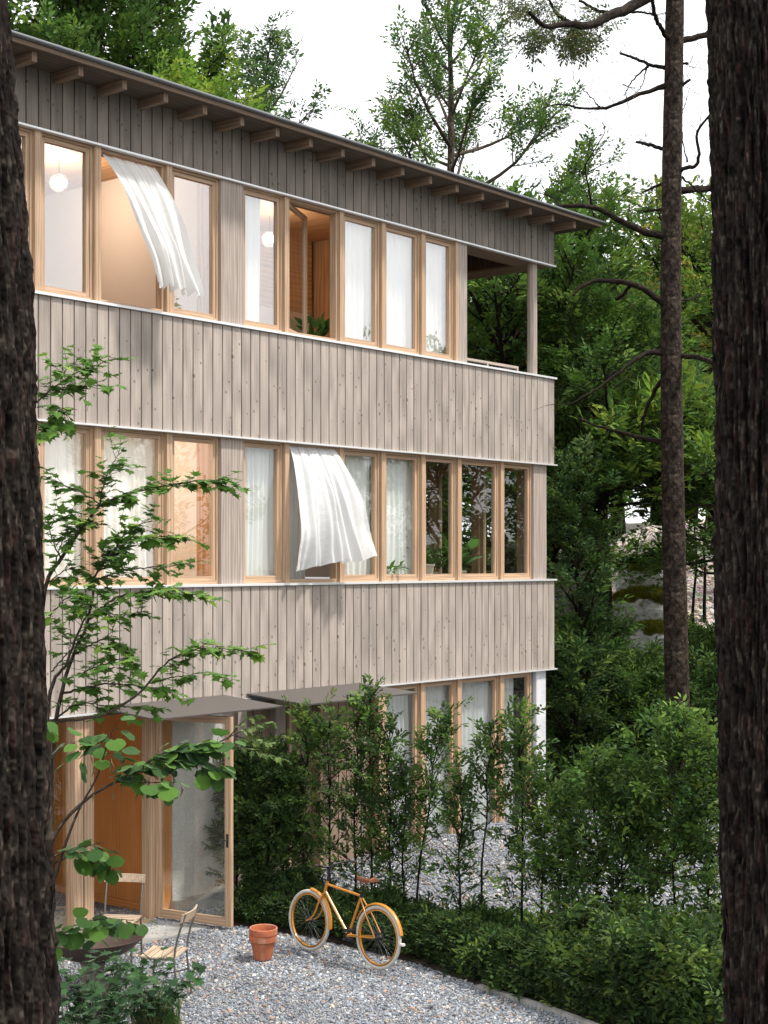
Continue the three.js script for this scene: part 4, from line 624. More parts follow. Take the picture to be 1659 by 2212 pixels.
{ // clipped low hedge along the gravel, and the ground cover behind and right of it
  const r = rng(401), curve = spline(bedFront.map(([x, D]) => V(x, D, 0)), 200), l = [], l2 = [];
  for (let i = 0; i < 13000; i++) {
    const f = Math.pow(r(), 0.9), [p, d] = along(curve, f * 0.74), nx = -d.y, nd = d.x, off = Math.abs(R(r, 0, 1) * R(r, 0.4, 1)) * 1.25 + 0.06, hmax = Math.max(0.1, 0.38 + 0.34 * noise(f * 11, off * 2.5) + 0.12 * noise(f * 40, off * 7)) * Math.sqrt(clamp(off / 0.3, 0.05, 1)) * (1 - 0.35 * sstep(0.7, 1.25, off)), s = Math.sign(nx * 1 + nd * 0.4) || 1;
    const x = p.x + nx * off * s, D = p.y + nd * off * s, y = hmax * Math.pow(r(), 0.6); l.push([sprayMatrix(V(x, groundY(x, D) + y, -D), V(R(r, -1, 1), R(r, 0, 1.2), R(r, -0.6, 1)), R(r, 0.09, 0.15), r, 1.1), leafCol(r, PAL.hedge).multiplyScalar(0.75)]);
  }
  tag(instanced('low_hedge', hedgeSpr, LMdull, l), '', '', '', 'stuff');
  for (let i = 0; i < 16000; i++) {
    const D = R(r, 11.5, 18.4), x = R(r, 0.6, 0.235 * D); if (!inPoly(x, D, bedPoly)) continue; const q = noise(x * 1.3, D * 1.3, 5), hmax = clamp((0.28 + 0.75 * q + 0.3 * noise(x * 4, D * 4, 2)) * sstep(17.8, 15.5, D) + (0.36 * sstep(16, 14, D) + 0.26 * (1 + 2 * noise(x * 2.3, D * 2.3, 9)) * sstep(17.6, 16.6, D)) * sstep(1.0, 2.4, x), 0.06, 1.0); if (q < -0.08 - 0.25 * sstep(1.2, 2.4, x) && D > 15.8) continue;
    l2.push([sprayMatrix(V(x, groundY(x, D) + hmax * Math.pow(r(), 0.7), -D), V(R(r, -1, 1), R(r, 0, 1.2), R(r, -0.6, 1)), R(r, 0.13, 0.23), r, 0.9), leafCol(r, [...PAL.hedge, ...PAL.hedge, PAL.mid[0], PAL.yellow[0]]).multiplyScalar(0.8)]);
  }
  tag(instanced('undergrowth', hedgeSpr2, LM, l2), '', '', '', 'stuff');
  // forest-floor bushes seen as one mass beyond the gravel, and the mossy strip at its edge
  const l3 = [], l4 = [];
  for (let i = 0; i < 16000; i++) { const D = R(r, 26.6, 34), x = R(r, 0.115, 0.25) * D, hm = 0.35 + 0.9 * Math.max(0, 0.4 + noise(x * 0.9, D * 0.9, 8)) * sstep(26.5, 28.5, D); l3.push([sprayMatrix(V(x, groundY(x, D) + hm * Math.pow(r(), 0.6), -D), V(R(r, -1, 1), R(r, 0, 1.2), R(r, -0.6, 1)), R(r, 0.25, 0.42), r, 0.9), leafCol(r, PAL.hedge)]); }
  tag(instanced('forest_undergrowth', SPRAYS.lance, LMdull, l3), '', '', '', 'stuff');
  for (let i = 0; i < 5000; i++) { const D = R(r, 25.6, 27), x = R(r, 0.118, 0.25) * D; if (noise(x * 1.1, D * 1.1, 3) < -0.15) continue; l4.push([sprayMatrix(V(x, groundY(x, D) - 0.02, -D), V(R(r, -0.6, 0.6), 1, R(r, -0.6, 0.6)), R(r, 0.08, 0.2), r), leafCol(r, [[0.14, 0.17, 0.02], [0.10, 0.14, 0.02], [0.18, 0.18, 0.03]])]); }
  tag(instanced('grass_verge', SPRAYS.loose, LMdull, l4), '', '', '', 'stuff');
  // fallen leaves on the gravel
  const l5 = []; for (let i = 0; i < 900; i++) { const D = R(r, 15, 18.6), x = R(r, -0.2 * D, 0.02 * D); if (inPoly(x, D, bedPoly) || r() > 0.35 + 0.65 * sstep(16.8, 17.8, D)) continue; _e.set(-Math.PI / 2 + R(r, -0.35, 0.35), R(r, -0.3, 0.3), r() * 6.3); l5.push([new THREE.Matrix4().compose(V(x, 0.018, -D), _q.clone().setFromEuler(_e), V(1, 1, 1).multiplyScalar(R(r, 0.03, 0.06))), rgb(R(r, 0.16, 0.34), R(r, 0.09, 0.16), R(r, 0.03, 0.06))]); }
  tag(instanced('fallen_leaves', leafGeo('lance'), LMdull, l5), '', '', '', 'stuff');
}

// leaves that can be picked apart one by one are meshes; the surplus is one part
function hangLeaves(tr, geo, mats, list, cap = 300) { list.slice(0, cap).forEach(([m, k]) => { const q = mesh('leaf', geo, mats[k], tr); q.matrixAutoUpdate = true; m.decompose(q.position, q.quaternion, q.scale); }); const rest = list.slice(cap); if (rest.length) { const i = instanced('leaf_mass', geo, mats[0], rest.map(([m]) => [m])); tr.add(i); i.name = 'leaf_mass'; i.userData.kind = 'stuff'; } }
const leafVar = (cols, o) => cols.map((c) => leafM(rgb(...c), o));
{ // ---- vine maple in front of the house, drawn branch by branch
  const D = 11.6, tr = thing('vine_maple', 'young maple with palmate leaves spreading in front of the left facade', 'tree', V(-2.62, 0, -D)), o = tr.position, r = rng(501), acc = new Acc(), list = [];
  const w = (p, z) => p.map(([x, y], i) => at(x, y, D + z * i / p.length).sub(o));
  const branches = [ // [path in the frame, depth drift, radius, leafy from]
    [[[100, 2500], [108, 1900], [113, 1640], [132, 1498], [160, 1414], [192, 1338], [204, 1254], [218, 1218], [244, 1194]], 0.3, 0.022, 0.80], [[[104, 1700], [112, 1480], [140, 1438], [176, 1350], [200, 1310]], -0.3, 0.018, 0.6], [[[96, 1500], [98, 1262], [132, 1206], [176, 1142], [216, 1094], [264, 1070], [340, 1052], [420, 1040], [480, 1036]], 0.2, 0.018, 0.34],
    [[[216, 1094], [226, 1040], [240, 1006], [262, 975]], 0.1, 0.007, 0.15], [[[220, 1090], [170, 1060], [120, 1040]], 0.2, 0.006, 0.2], [[[120, 1560], [220, 1545], [300, 1498], [344, 1446], [392, 1414], [452, 1400], [545, 1408]], -0.3, 0.012, 0.52], [[[320, 1476], [380, 1462], [452, 1452]], 0.1, 0.006, 0.2], [[[192, 1338], [250, 1292], [340, 1276], [430, 1286]], -0.2, 0.010, 0.1],
    [[[204, 1254], [270, 1232], [385, 1222]], 0.2, 0.009, 0.1], [[[218, 1218], [262, 1178], [330, 1160], [395, 1160]], -0.1, 0.008, 0.1], [[[244, 1194], [280, 1145], [335, 1120]], 0.1, 0.006, 0.1], [[[160, 1414], [235, 1380], [290, 1432]], 0.2, 0.008, 0.1], [[[132, 1498], [225, 1478], [370, 1492]], 0.25, 0.010, 0.15], [[[140, 1470], [210, 1440], [270, 1420]], -0.3, 0.008, 0.1],
    [[[98, 1262], [150, 1230], [196, 1250]], 0.2, 0.006, 0.05], [[[120, 1220], [140, 1160], [190, 1130]], 0.1, 0.006, 0.1], [[[130, 1206], [110, 1140], [150, 1110]], 0.1, 0.006, 0.1], [[[105, 1330], [150, 1290], [180, 1290]], -0.2, 0.006, 0.1], [[[112, 1450], [150, 1400], [150, 1340]], 0.2, 0.006, 0.1], [[[112, 1560], [170, 1520], [240, 1525], [330, 1530]], 0.2, 0.008, 0.15], [[[200, 1310], [260, 1330], [310, 1320]], -0.2, 0.006, 0.1],
    [[[60, 930], [76, 875], [108, 843], [168, 803], [250, 775]], 0.2, 0.010, 0.3], [[[108, 843], [160, 838], [218, 832]], 0.1, 0.005, 0.2], [[[80, 880], [120, 880], [150, 900]], 0.1, 0.005, 0.1], [[[70, 900], [100, 925], [95, 930]], 0.1, 0.004, 0.1], [[[130, 822], [150, 790], [175, 775]], 0.1, 0.004, 0.1],
  ];
  for (const [pts, z, rad, from] of branches) {
    const p = spline(w(pts, z), 26); p.forEach((q) => q.add(V(R(r, -1, 1), R(r, -1, 1), R(r, -1, 1)).multiplyScalar(0.007))); acc.tube(p, rad, Math.max(0.0022, rad * 0.22), 6);
    let len = 0; for (let i = 1; i < p.length; i++) len += p[i].distanceTo(p[i - 1]); const n = Math.round(len * (1 - from) * 30);
    for (let i = 0; i < n; i++) { const f = lerp(from, 1, (i + r()) / n), [q, d] = along(p, f), sd = d.clone().multiplyScalar(0.6).add(V(R(r, -1, 1), R(r, -0.30, 0.22), R(r, -1, 1)).multiplyScalar(0.9)), tw = wander(q, sd, R(r, 0.06, 0.26), 4, 0.2, -0.02, r); acc.tube(tw, 0.0028, 0.0012, 3);
      for (let k = 0; k < 4; k++) { const [a, e] = along(tw, lerp(0.3, 1, k / 3)), out = e.clone().multiplyScalar(0.7).add(V(R(r, -1, 1), R(r, -0.45, 0.05), R(r, -1, 1))).normalize(); if (r() < 0.85) list.push([sprayMatrix(a, out, R(r, 0.065, 0.112), r, 0.7), Math.floor(r() * 5)]); } }
    for (let k = 0; k < 3; k++) list.push([sprayMatrix(p[p.length - 1], along(p, 1)[1].clone().add(V(R(r, -0.7, 0.7), R(r, -0.6, 0.1), R(r, -0.7, 0.7))), R(r, 0.05, 0.08), r, 0.6), 3]);
  }
  mesh('stem', acc.geo(), barkM, tr); hangLeaves(tr, leafGeo('maple'), leafVar([[0.09, 0.195, 0.028], [0.135, 0.26, 0.032], [0.065, 0.15, 0.026], [0.20, 0.33, 0.04], [0.10, 0.21, 0.028]]), list.sort((a, b) => b[0].elements[14] - a[0].elements[14]));
}
const heartM = leafVar([[0.05, 0.118, 0.028], [0.068, 0.155, 0.03], [0.04, 0.095, 0.026], [0.10, 0.21, 0.032]], { clearcoat: 0.12 });
{ // ---- branch with round leaves, low in front of the doors
  const D = 10.6, tr = thing('redbud_sapling', 'sapling with big round heart shaped leaves in front of the doors', 'sapling', V(-2.5, 0, -D)), o = tr.position, r = rng(511), acc = new Acc(), list = [];
  const w = (p, z) => p.map(([x, y], i) => at(x, y, D + z * i / p.length).sub(o));
  for (const [pts, z, rad, from, to, n] of [[[[60, 2600], [88, 1900], [124, 1794], [184, 1729], [234, 1697], [281, 1674], [350, 1630], [420, 1610], [485, 1606]], 0.2, 0.017, 0.58, 1, 62], [[[100, 1960], [144, 1816], [173, 1744], [209, 1679], [230, 1614], [250, 1560]], -0.2, 0.012, 0.72, 1, 9], [[[200, 1715], [250, 1690], [300, 1655], [340, 1640], [420, 1650], [470, 1660]], 0.15, 0.007, 0.3, 1, 46], [[[230, 1614], [200, 1610], [170, 1640]], 0.1, 0.004, 0.2, 1, 9], [[[255, 1690], [320, 1690], [380, 1690]], -0.1, 0.004, 0.3, 1, 13], [[[90, 1880], [150, 1850], [200, 1840], [245, 1865]], 0.2, 0.007, 0.3, 1, 24], [[[100, 1860], [140, 1840], [180, 1828], [225, 1820]], -0.2, 0.005, 0.3, 1, 10], [[[80, 2050], [150, 2005], [220, 1985], [300, 1990]], -0.1, 0.006, 0.2, 1, 26], [[[90, 1660], [130, 1620], [170, 1600]], 0.2, 0.004, 0.2, 1, 8], [[[90, 2060], [170, 2020], [240, 2015]], 0.3, 0.005, 0.2, 1, 10]]) {
    const p = spline(w(pts, z), 26); acc.tube(p, rad, Math.max(0.002, rad * 0.2), 7);
    for (let i = 0; i < n; i++) { const f = lerp(from, to, (i + r()) / n), [q, d] = along(p, f), sd = V(R(r, -1, 1), R(r, -0.5, 0.35), R(r, -0.4, 1)).addScaledVector(d, 0.3).normalize(), e = q.clone().addScaledVector(sd, R(r, 0.03, 0.10)); acc.tube([q, q.clone().lerp(e, 0.5).add(V(0, 0.006, 0)), e], 0.0016, 0.0012, 3); list.push([sprayMatrix(e, sd.clone().add(V(0, -0.35, 0.1)), R(r, 0.075, 0.135), r, 0.9), Math.floor(r() * 4)]); }
  }
  // dry seed pods
  const pods = new Acc(); for (let i = 0; i < 26; i++) { const q = at(R(r, 195, 400), R(r, 1630, 1715), D).sub(o); pods.tube([q, q.clone().add(V(R(r, -0.012, 0.012), -0.03, 0)), q.clone().add(V(R(r, -0.02, 0.02), -0.075, 0))], (f) => 0.0012 + 0.0055 * Math.sin(Math.PI * f), 0, 4); }
  mesh('seed_pod', pods.geo(), S({ color: rgb(0.14, 0.12, 0.05), roughness: 0.8 }), tr).userData.kind = 'stuff';
  mesh('stem', acc.geo(), barkM, tr); hangLeaves(tr, leafGeo('heart'), heartM, list);
}
{ // ---- pale cut-leaved branch to the right of the round leaves
  const D = 11.4, tr = thing('cutleaf_branch', 'pale serrated leaved branch reaching right below the left canopy', 'branch', at(380, 1660, D)), o = tr.position, r = rng(521), acc = new Acc(), list = [];
  for (const [pts, n] of [[[[380, 1660], [460, 1610], [520, 1615], [570, 1628], [612, 1640]], 30], [[[460, 1610], [520, 1580], [560, 1565], [590, 1560]], 24], [[[510, 1590], [550, 1600], [590, 1605]], 14], [[[490, 1598], [530, 1555], [560, 1545]], 14]]) { const p = spline(pts.map(([x, y]) => at(x, y, D + R(r, -0.2, 0.2)).sub(o)), 20); acc.tube(p, 0.006, 0.0015, 5); for (let i = 0; i < n; i++) { const [q, d] = along(p, lerp(0.3, 1, (i + r()) / n)); list.push([sprayMatrix(q, d.clone().multiplyScalar(0.8).add(V(R(r, -0.6, 0.6), R(r, -0.9, 0.2), R(r, -0.6, 0.6))), R(r, 0.05, 0.09), r, 0.8), Math.floor(r() * 3)]); } }
  mesh('stem', acc.geo(), barkM, tr); const g = leafGeo('maple'); g.scale(0.55, 1, 0.8); hangLeaves(tr, g, leafVar([[0.12, 0.19, 0.05], [0.16, 0.23, 0.07], [0.085, 0.155, 0.04]]), list);
}
// ---- low plants at the foot of the left trunk
[[180, 2075, 13.6, 0.42, 'dark serrated leaved plant under the brown fire bowl'], [215, 2105, 13.9, 0.4, 'dark serrated leaved plant left of the folding chair'], [165, 2160, 13.0, 0.4, 'low dark plant beside the left trunk foot'], [318, 2075, 14.2, 0.22, 'small dark sprig in front of the folding chair seat']].forEach(([px, py, D, s, label], i) => {
  const p = at(px, py, D), t = thing('low_plant', label, 'plant', V(p.x, 0, p.z)), r = rng(530 + i), acc = new Acc(), list = [], h = Math.max(0.25, p.y);
  for (let k = 0; k < 13; k++) { const a = r() * 6.3, tw = wander(V(R(r, -0.05, 0.05), 0, R(r, -0.05, 0.05)), V(Math.cos(a) * 0.5, 1.2, Math.sin(a) * 0.5), h + R(r, 0, s * 0.7), 7, 0.14, -0.04, r); acc.tube(tw, 0.005, 0.002, 4); for (let m = 0; m < 8; m++) { const [q, d] = along(tw, lerp(0.35, 1, m / 7)); list.push([sprayMatrix(q, V(R(r, -1, 1), R(r, -0.5, 0.3), R(r, -1, 1)), R(r, 0.1, 0.18), r, 0.7), Math.floor(r() * 3)]); } }
  mesh('stem', acc.geo(), barkM, t); const g = leafGeo('maple'); g.scale(0.75, 1, 1); hangLeaves(t, g, leafVar([[0.03, 0.08, 0.026], [0.042, 0.105, 0.03], [0.024, 0.062, 0.024]]), list);
});
function grassTuft(label, x, D, n, h, spread, seed, cols) {
  const t = thing('grass_tuft', label, 'grass', V(x, 0, -D)), r = rng(seed), acc = new Acc();
  for (let i = 0; i < n; i++) { const a = r() * 6.3, q = Math.sqrt(r()) * spread, p0 = V(Math.cos(a) * q, 0, Math.sin(a) * q), b = r() * 6.3, l = h * R(r, 0.5, 1.15), bend = R(r, 0.15, 0.75), wd = R(r, 0.003, 0.006), dir = V(Math.cos(b), 0, Math.sin(b)), sx = V(-dir.z, 0, dir.x), pos = [], idx = []; for (let k = 0; k <= 5; k++) { const f = k / 5, c = p0.clone().addScaledVector(dir, bend * l * f * f).add(V(0, l * (f - 0.42 * bend * f * f), 0)), ww = wd * (1 - f * f * 0.95); for (const s of [-1, 1]) pos.push(c.x + sx.x * ww * s, c.y, c.z + sx.z * ww * s); if (k) { const o = k * 2; idx.push(o - 2, o - 1, o, o, o - 1, o + 1); } } const g = new THREE.BufferGeometry(); g.setAttribute('position', new THREE.Float32BufferAttribute(pos, 3)); g.setIndex(idx); g.computeVertexNormals(); acc.add(g); }
  const m = mesh('blade', acc.geo(), leafM(rgb(...cols)), t); m.userData.kind = 'stuff';
}
grassTuft('tall green grass tuft at the bottom edge beside the chair', -2.16, 14.45, 360, 0.46, 0.24, 541, [0.12, 0.185, 0.05]);
grassTuft('thinner grass tuft at the bottom edge beside the left trunk', -2.72, 14.1, 200, 0.42, 0.24, 542, [0.09, 0.15, 0.04]);
grassTuft('loose pale grass tuft behind the dark low plants', -2.72, 14.9, 120, 0.34, 0.3, 543, [0.15, 0.19, 0.07]);

// ================================================================= furniture, pots, bicycle
const onYard = (x, D) => V(x, 0.008, -D);
{ // brown steel fire bowl on a short foot
  const t = thing('fire_bowl', 'wide shallow brown steel fire bowl on a low foot', 'fire bowl', onYard(-3.0, 15.75)), prof = [[0.001, 0.315], [0.12, 0.318], [0.26, 0.36], [0.40, 0.44], [0.515, 0.552], [0.53, 0.556], [0.535, 0.55], [0.41, 0.43], [0.27, 0.345], [0.12, 0.30], [0.001, 0.297]];
  mesh('bowl', lathe(prof, 64), S({ color: rgb(0.075, 0.05, 0.04), roughness: 0.5, metalness: 0.35 }), t);
  mesh('foot', lathe([[0.001, 0.31], [0.14, 0.31], [0.12, 0.24], [0.10, 0.05], [0.17, 0.0], [0.001, 0.0]], 40), S({ color: rgb(0.16, 0.14, 0.12), roughness: 0.7, metalness: 0.2 }), t);
}
const paleWood = S({ map: grainTex(128, 256, [0.66, 0.58, 0.49], 0.2, 4, 91, 0.2, 1.2), roughness: 0.7 });
const chairMetal = S({ color: rgb(0.16, 0.155, 0.14), roughness: 0.4, metalness: 0.6 });
function foldingChair(label, pos, turn) { // faces +x, back at -x side; seat 0.45
  const t = thing('garden_chair', label, 'chair', pos, turn, 'garden chairs round the fire bowl');
  for (const s of [-1, 1]) { const z = 0.205 * s;
    mesh('leg', tubeGeo(spline([V(-0.20, 0.0, z), V(-0.165, 0.25, z), V(-0.15, 0.46, z), V(-0.185, 0.66, z), V(-0.265, 0.90, z)], 24), 0.0115, 0.0105, 10), chairMetal, t);
    mesh('leg', tubeGeo(spline([V(0.19, 0.0, z * 0.93), V(0.20, 0.22, z * 0.93), V(0.17, 0.43, z * 0.93)], 14), 0.0115, 0.0115, 10), chairMetal, t);
    mesh('seat_rail', tubeGeo([V(-0.155, 0.435, z * 0.96), V(0.20, 0.445, z * 0.96)], 0.010, 0.010, 8), chairMetal, t);
    mesh('brace', tubeGeo(spline([V(0.195, 0.17, z * 0.93), V(0.02, 0.2, z * 0.95), V(-0.168, 0.25, z)], 10), 0.008, 0.008, 8), chairMetal, t);
  }
  mesh('crossbar', tubeGeo([V(0.198, 0.17, -0.19), V(0.198, 0.17, 0.19)], 0.008, 0.008, 8), chairMetal, t); mesh('crossbar', tubeGeo([V(-0.178, 0.15, -0.2), V(-0.178, 0.15, 0.2)], 0.008, 0.008, 8), chairMetal, t);
  for (let k = 0; k < 6; k++) { const g = bx(-0.026, 0.026, 0, 0.016, -0.215, 0.215, 'z'); const m = mesh('slat', g, paleWood, t); m.position.set(-0.135 + k * 0.064, 0.449 + 0.004 * Math.cos(k), 0); }
  { const g = new THREE.BoxGeometry(0.02, 0.085, 0.46, 1, 4, 16), p = g.attributes.position; for (let i = 0; i < p.count; i++) { const z = p.getZ(i); p.setX(i, p.getX(i) - 0.035 * (1 - Math.pow(z / 0.23, 2)) - 0.25 * p.getY(i)); } g.computeVertexNormals(); const m = mesh('backrest', g, paleWood, t); m.position.set(-0.236, 0.86, 0); }
  for (const s of [-1, 1]) for (const y of [0.845, 0.875]) { const g = new THREE.SphereGeometry(0.006, 8, 6); g.translate(-0.225 - (y - 0.86) * 0.25, y, 0.205 * s); mesh('screw', g, M.steel, t); }
  return t;
}
const chair1 = foldingChair('wooden slat chair seen from its side in front of the gravel', onYard(-2.2, 15.45), Math.PI - 0.18);
const chair2 = copyOf(chair1, onYard(-2.93, 16.9), -Math.PI / 2 + 0.1, 'wooden slat chair facing the doors, half hidden behind the fire bowl');
function pot(label, pos, s = 1) { const t = thing('terracotta_pot', label, 'flower pot', pos, 0.7); mesh('body', lathe([[0.001, 0.0], [0.092, 0.0], [0.098, 0.006], [0.136, 0.205], [0.128, 0.205], [0.09, 0.02], [0.001, 0.018]].map(([a, b]) => [a * s, b * s]), 56), M.terracotta, t); mesh('rim', lathe([[0.134, 0.198], [0.150, 0.200], [0.155, 0.206], [0.157, 0.268], [0.153, 0.274], [0.143, 0.274], [0.138, 0.268], [0.133, 0.206], [0.134, 0.198]].map(([a, b]) => [a * s, b * s]), 56), M.terracotta, t); return t; }
{ const p = onYard(-1.344, 16.96); pot('terracotta pot standing on the gravel with another pot nested in it', p); pot('terracotta pot nested in the pot on the gravel, only its rim showing', p.clone().add(V(0.004, 0.078, 0))).rotation.set(0.015, 2, 0.02); }

// ---- mustard bicycle: local x forwards, z to the rider's right; origin on the ground under the rear hub
{
  const pR = V(-0.075, 0.012, -16.5), pF = V(-0.862, 0.012, -17.3), turn = Math.atan2(-(pF.z - pR.z), pF.x - pR.x);
  const t = thing('bicycle', 'mustard yellow bicycle with cream tyres leaning on the hedge', 'bicycle', pR, turn); t.rotation.order = 'YXZ'; t.rotation.x = 0.06;
  const paint = P({ color: rgb(0.50, 0.205, 0.024), roughness: 0.35, clearcoat: 0.8, clearcoatRoughness: 0.12 }), tyreM = S({ color: rgb(0.50, 0.48, 0.43), roughness: 0.8 }), leather = S({ color: rgb(0.17, 0.058, 0.026), roughness: 0.42 }), chrome = M.steel;
  const WB = t.worldToLocal ? pF.distanceTo(pR) : 1.12, Rw = 0.345, T = (a, b, r0, r1 = r0, s = 12) => tubeGeo([a, b], r0, r1, s), TS = (pts, r0, r1 = r0, n = 20) => tubeGeo(spline(pts, n), r0, r1, 10);
  function wheel(x, rear) {
    const w = grp('wheel', t); w.position.set(x, Rw, 0);
    mesh('tyre', new THREE.TorusGeometry(0.322, 0.021, 16, 90), tyreM, w);
    const tread = new THREE.TorusGeometry(0.3275, 0.0165, 10, 90); tread.scale(1, 1, 0.9); mesh('rim_liner', new THREE.TorusGeometry(0.303, 0.0115, 10, 90), M.black, w);
    mesh('rim', lathe([[0.284, -0.013], [0.300, -0.0155], [0.301, 0.0155], [0.284, 0.013], [0.280, 0], [0.284, -0.013]], 90).rotateX(Math.PI / 2), paint, w);
    const sp = new Acc(); for (let i = 0; i < 36; i++) { const a = i / 36 * PI2, b = a + (i % 4 < 2 ? 0.5 : -0.5), s = i % 2 ? 1 : -1; sp.tube([V(Math.cos(b) * 0.026, Math.sin(b) * 0.026, s * 0.026), V(Math.cos(a) * 0.286, Math.sin(a) * 0.286, 0)], 0.0011, 0.0011, 4); } mesh('spokes', sp.geo(), S({ color: rgb(0.16, 0.16, 0.16), roughness: 0.4, metalness: 0.6 }), w);
    mesh('hub', [lathe([[0.001, -0.055], [0.012, -0.055], [0.014, -0.034], [0.034, -0.03], [0.034, -0.024], [0.018, -0.02], [0.018, 0.02], [0.034, 0.024], [0.034, 0.03], [0.014, 0.034], [0.012, 0.055], [0.001, 0.055]].map(([a, b]) => [rear && a > 0.015 ? a * 1.35 : a, b]), 28).rotateX(Math.PI / 2)], M.black, w);
  }
  wheel(0, true); wheel(WB, false);
  const BB = V(0.47, 0.29, 0), ST = V(0.292, 0.745, 0), HT = V(0.845, 0.815, 0), HB = V(0.885, 0.690, 0), RH = (s) => V(0, Rw, s * 0.055), FH = (s) => V(WB, Rw, s * 0.05);
  mesh('frame', [T(V(0.852, 0.79, 0), ST, 0.0145), T(V(0.878, 0.712, 0), BB, 0.017), T(ST, BB, 0.0155), T(V(0.838, 0.835, 0), HB, 0.0185), T(BB.clone().add(V(0, 0, -0.036)), BB.clone().add(V(0, 0, 0.036)), 0.022), ...[-1, 1].flatMap((s) => [TS([BB.clone().add(V(-0.03, 0, s * 0.025)), V(0.24, 0.315, s * 0.05), RH(s)], 0.0105, 0.008), TS([ST.clone().add(V(0, -0.02, s * 0.014)), V(0.16, 0.56, s * 0.045), RH(s)], 0.0085, 0.0075)])], paint, t);
  const fork = mesh('fork', [...[-1, 1].map((s) => TS([HB.clone().add(V(0.004, -0.012, s * 0.02)), V(0.912, 0.62, s * 0.043), V(0.985, 0.45, s * 0.05), V(1.055, 0.375, s * 0.05), FH(s)], 0.0125, 0.008)), T(HB.clone().add(V(0.004, -0.012, -0.035)), HB.clone().add(V(0.004, -0.012, 0.035)), 0.014)], paint, t);
  function fender(x, a0, a1, name) { // curved strip round the wheel
    const pos = [], idx = [], nA = 60, prof = [[-0.027, -0.012], [-0.022, 0.001], [-0.012, 0.006], [0, 0.0075], [0.012, 0.006], [0.022, 0.001], [0.027, -0.012]], rows = [...prof, ...prof.slice().reverse().map(([z, h]) => [z * 0.92, h - 0.0022])];
    for (let i = 0; i <= nA; i++) { const a = lerp(a0, a1, i / nA); for (const [z, h] of rows) { const q = 0.362 + h; pos.push(x + Math.cos(a) * q, Rw + Math.sin(a) * q, z); } }
    const w = rows.length; for (let i = 0; i < nA; i++) for (let k = 0; k < w; k++) { const A = i * w + k, B = i * w + (k + 1) % w; idx.push(A, B, A + w, A + w, B, B + w); }
    const g = new THREE.BufferGeometry(); g.setAttribute('position', new THREE.Float32BufferAttribute(pos, 3)); g.setIndex(idx); g.computeVertexNormals(); mesh('mudguard', g, paint, t);
  }
  fender(0, -0.22 + Math.PI, -Math.PI * 0.0 + Math.PI - 3.35 + 0.62, 'rear'); fender(WB, 1.62, Math.PI + 0.12, 'front');
  mesh('mudguard_tip', bx(-0.02, 0.02, -0.012, 0.012, -0.026, 0.026).translate(Math.cos(Math.PI + 0.04) * 0.365, Rw + Math.sin(Math.PI + 0.04) * 0.365, 0).scale(1, 1, 1), S({ color: rgb(0.6, 0.58, 0.55), roughness: 0.5 }), t);
  mesh('seat_post', [T(ST, V(0.262, 0.865, 0), 0.0125), T(ST.clone().add(V(0, -0.012, 0)), ST.clone().add(V(-0.006, 0.022, 0)), 0.021)], M.black, t);
  { // saddle: narrow nose forwards, wide tail
    const pos = [], idx = [], nu = 26, nv = 18; for (let i = 0; i <= nu; i++) { const f = i / nu, hw = lerp(0.074, 0.017, sstep(0.05, 0.62, f)) * Math.sqrt(Math.max(0.02, Math.min(1, (1 - f) * 14, f * 9 + 0.15))), x = lerp(0.085, 0.378, f), y = 0.945 + 0.022 * sstep(0.35, 0, f) - 0.012 * Math.sin(Math.PI * f) + 0.008 * f; for (let k = 0; k <= nv; k++) { const a = lerp(-0.15, Math.PI + 0.15, k / nv); pos.push(x, y + Math.sin(a) * (0.034 + 0.008 * (1 - f)) - 0.03 - 0.012 * Math.max(0, -Math.sin(a) + 0.2), Math.cos(a) * hw); } }
    for (let i = 0; i < nu; i++) for (let k = 0; k < nv; k++) { const A = i * (nv + 1) + k, B = A + nv + 1; idx.push(A, B, A + 1, A + 1, B, B + 1); }
    for (const e of [0, nu]) { const b = e * (nv + 1); for (let k = 1; k < nv; k++) idx.push(b, b + k, b + k + 1); }
    const g = new THREE.BufferGeometry(); g.setAttribute('position', new THREE.Float32BufferAttribute(pos, 3)); g.setIndex(idx); g.computeVertexNormals(); const sd = mesh('saddle', g, leather, t);
    mesh('saddle_rail', [-1, 1].map((s) => TS([V(0.35, 0.925, s * 0.006), V(0.26, 0.885, s * 0.02), V(0.18, 0.885, s * 0.028), V(0.11, 0.92, s * 0.04)], 0.0035)), M.black, sd);
  }
  mesh('stem', [T(HT.clone().add(V(-0.002, 0.02, 0)), V(0.822, 0.975, 0), 0.0125), T(V(0.838, 0.83, 0), V(0.832, 0.87, 0), 0.0195)], M.black, t);
  const bar = mesh('handlebar', TS([V(0.715, 1.035, -0.295), V(0.80, 1.03, -0.25), V(0.868, 1.0, -0.11), V(0.835, 0.985, 0), V(0.868, 1.0, 0.11), V(0.80, 1.03, 0.25), V(0.715, 1.035, 0.295)], 0.011, 0.011, 40), M.black, t);
  for (const s of [-1, 1]) { mesh('grip', T(V(0.765, 1.034, s * 0.272), V(0.70, 1.036, s * 0.30), 0.0155), S({ color: rgb(0.05, 0.03, 0.02), roughness: 0.7 }), bar); mesh('brake_lever', TS([V(0.805, 1.028, s * 0.245), V(0.83, 1.0, s * 0.27), V(0.80, 0.995, s * 0.31)], 0.004), M.black, bar); mesh('brake_cable', TS([V(0.815, 1.02, s * 0.24), V(0.93, 0.97, s * 0.16), V(0.955, 0.85, s * 0.06), V(0.905, 0.72, 0.01 * s)], 0.0022), M.black, t); }
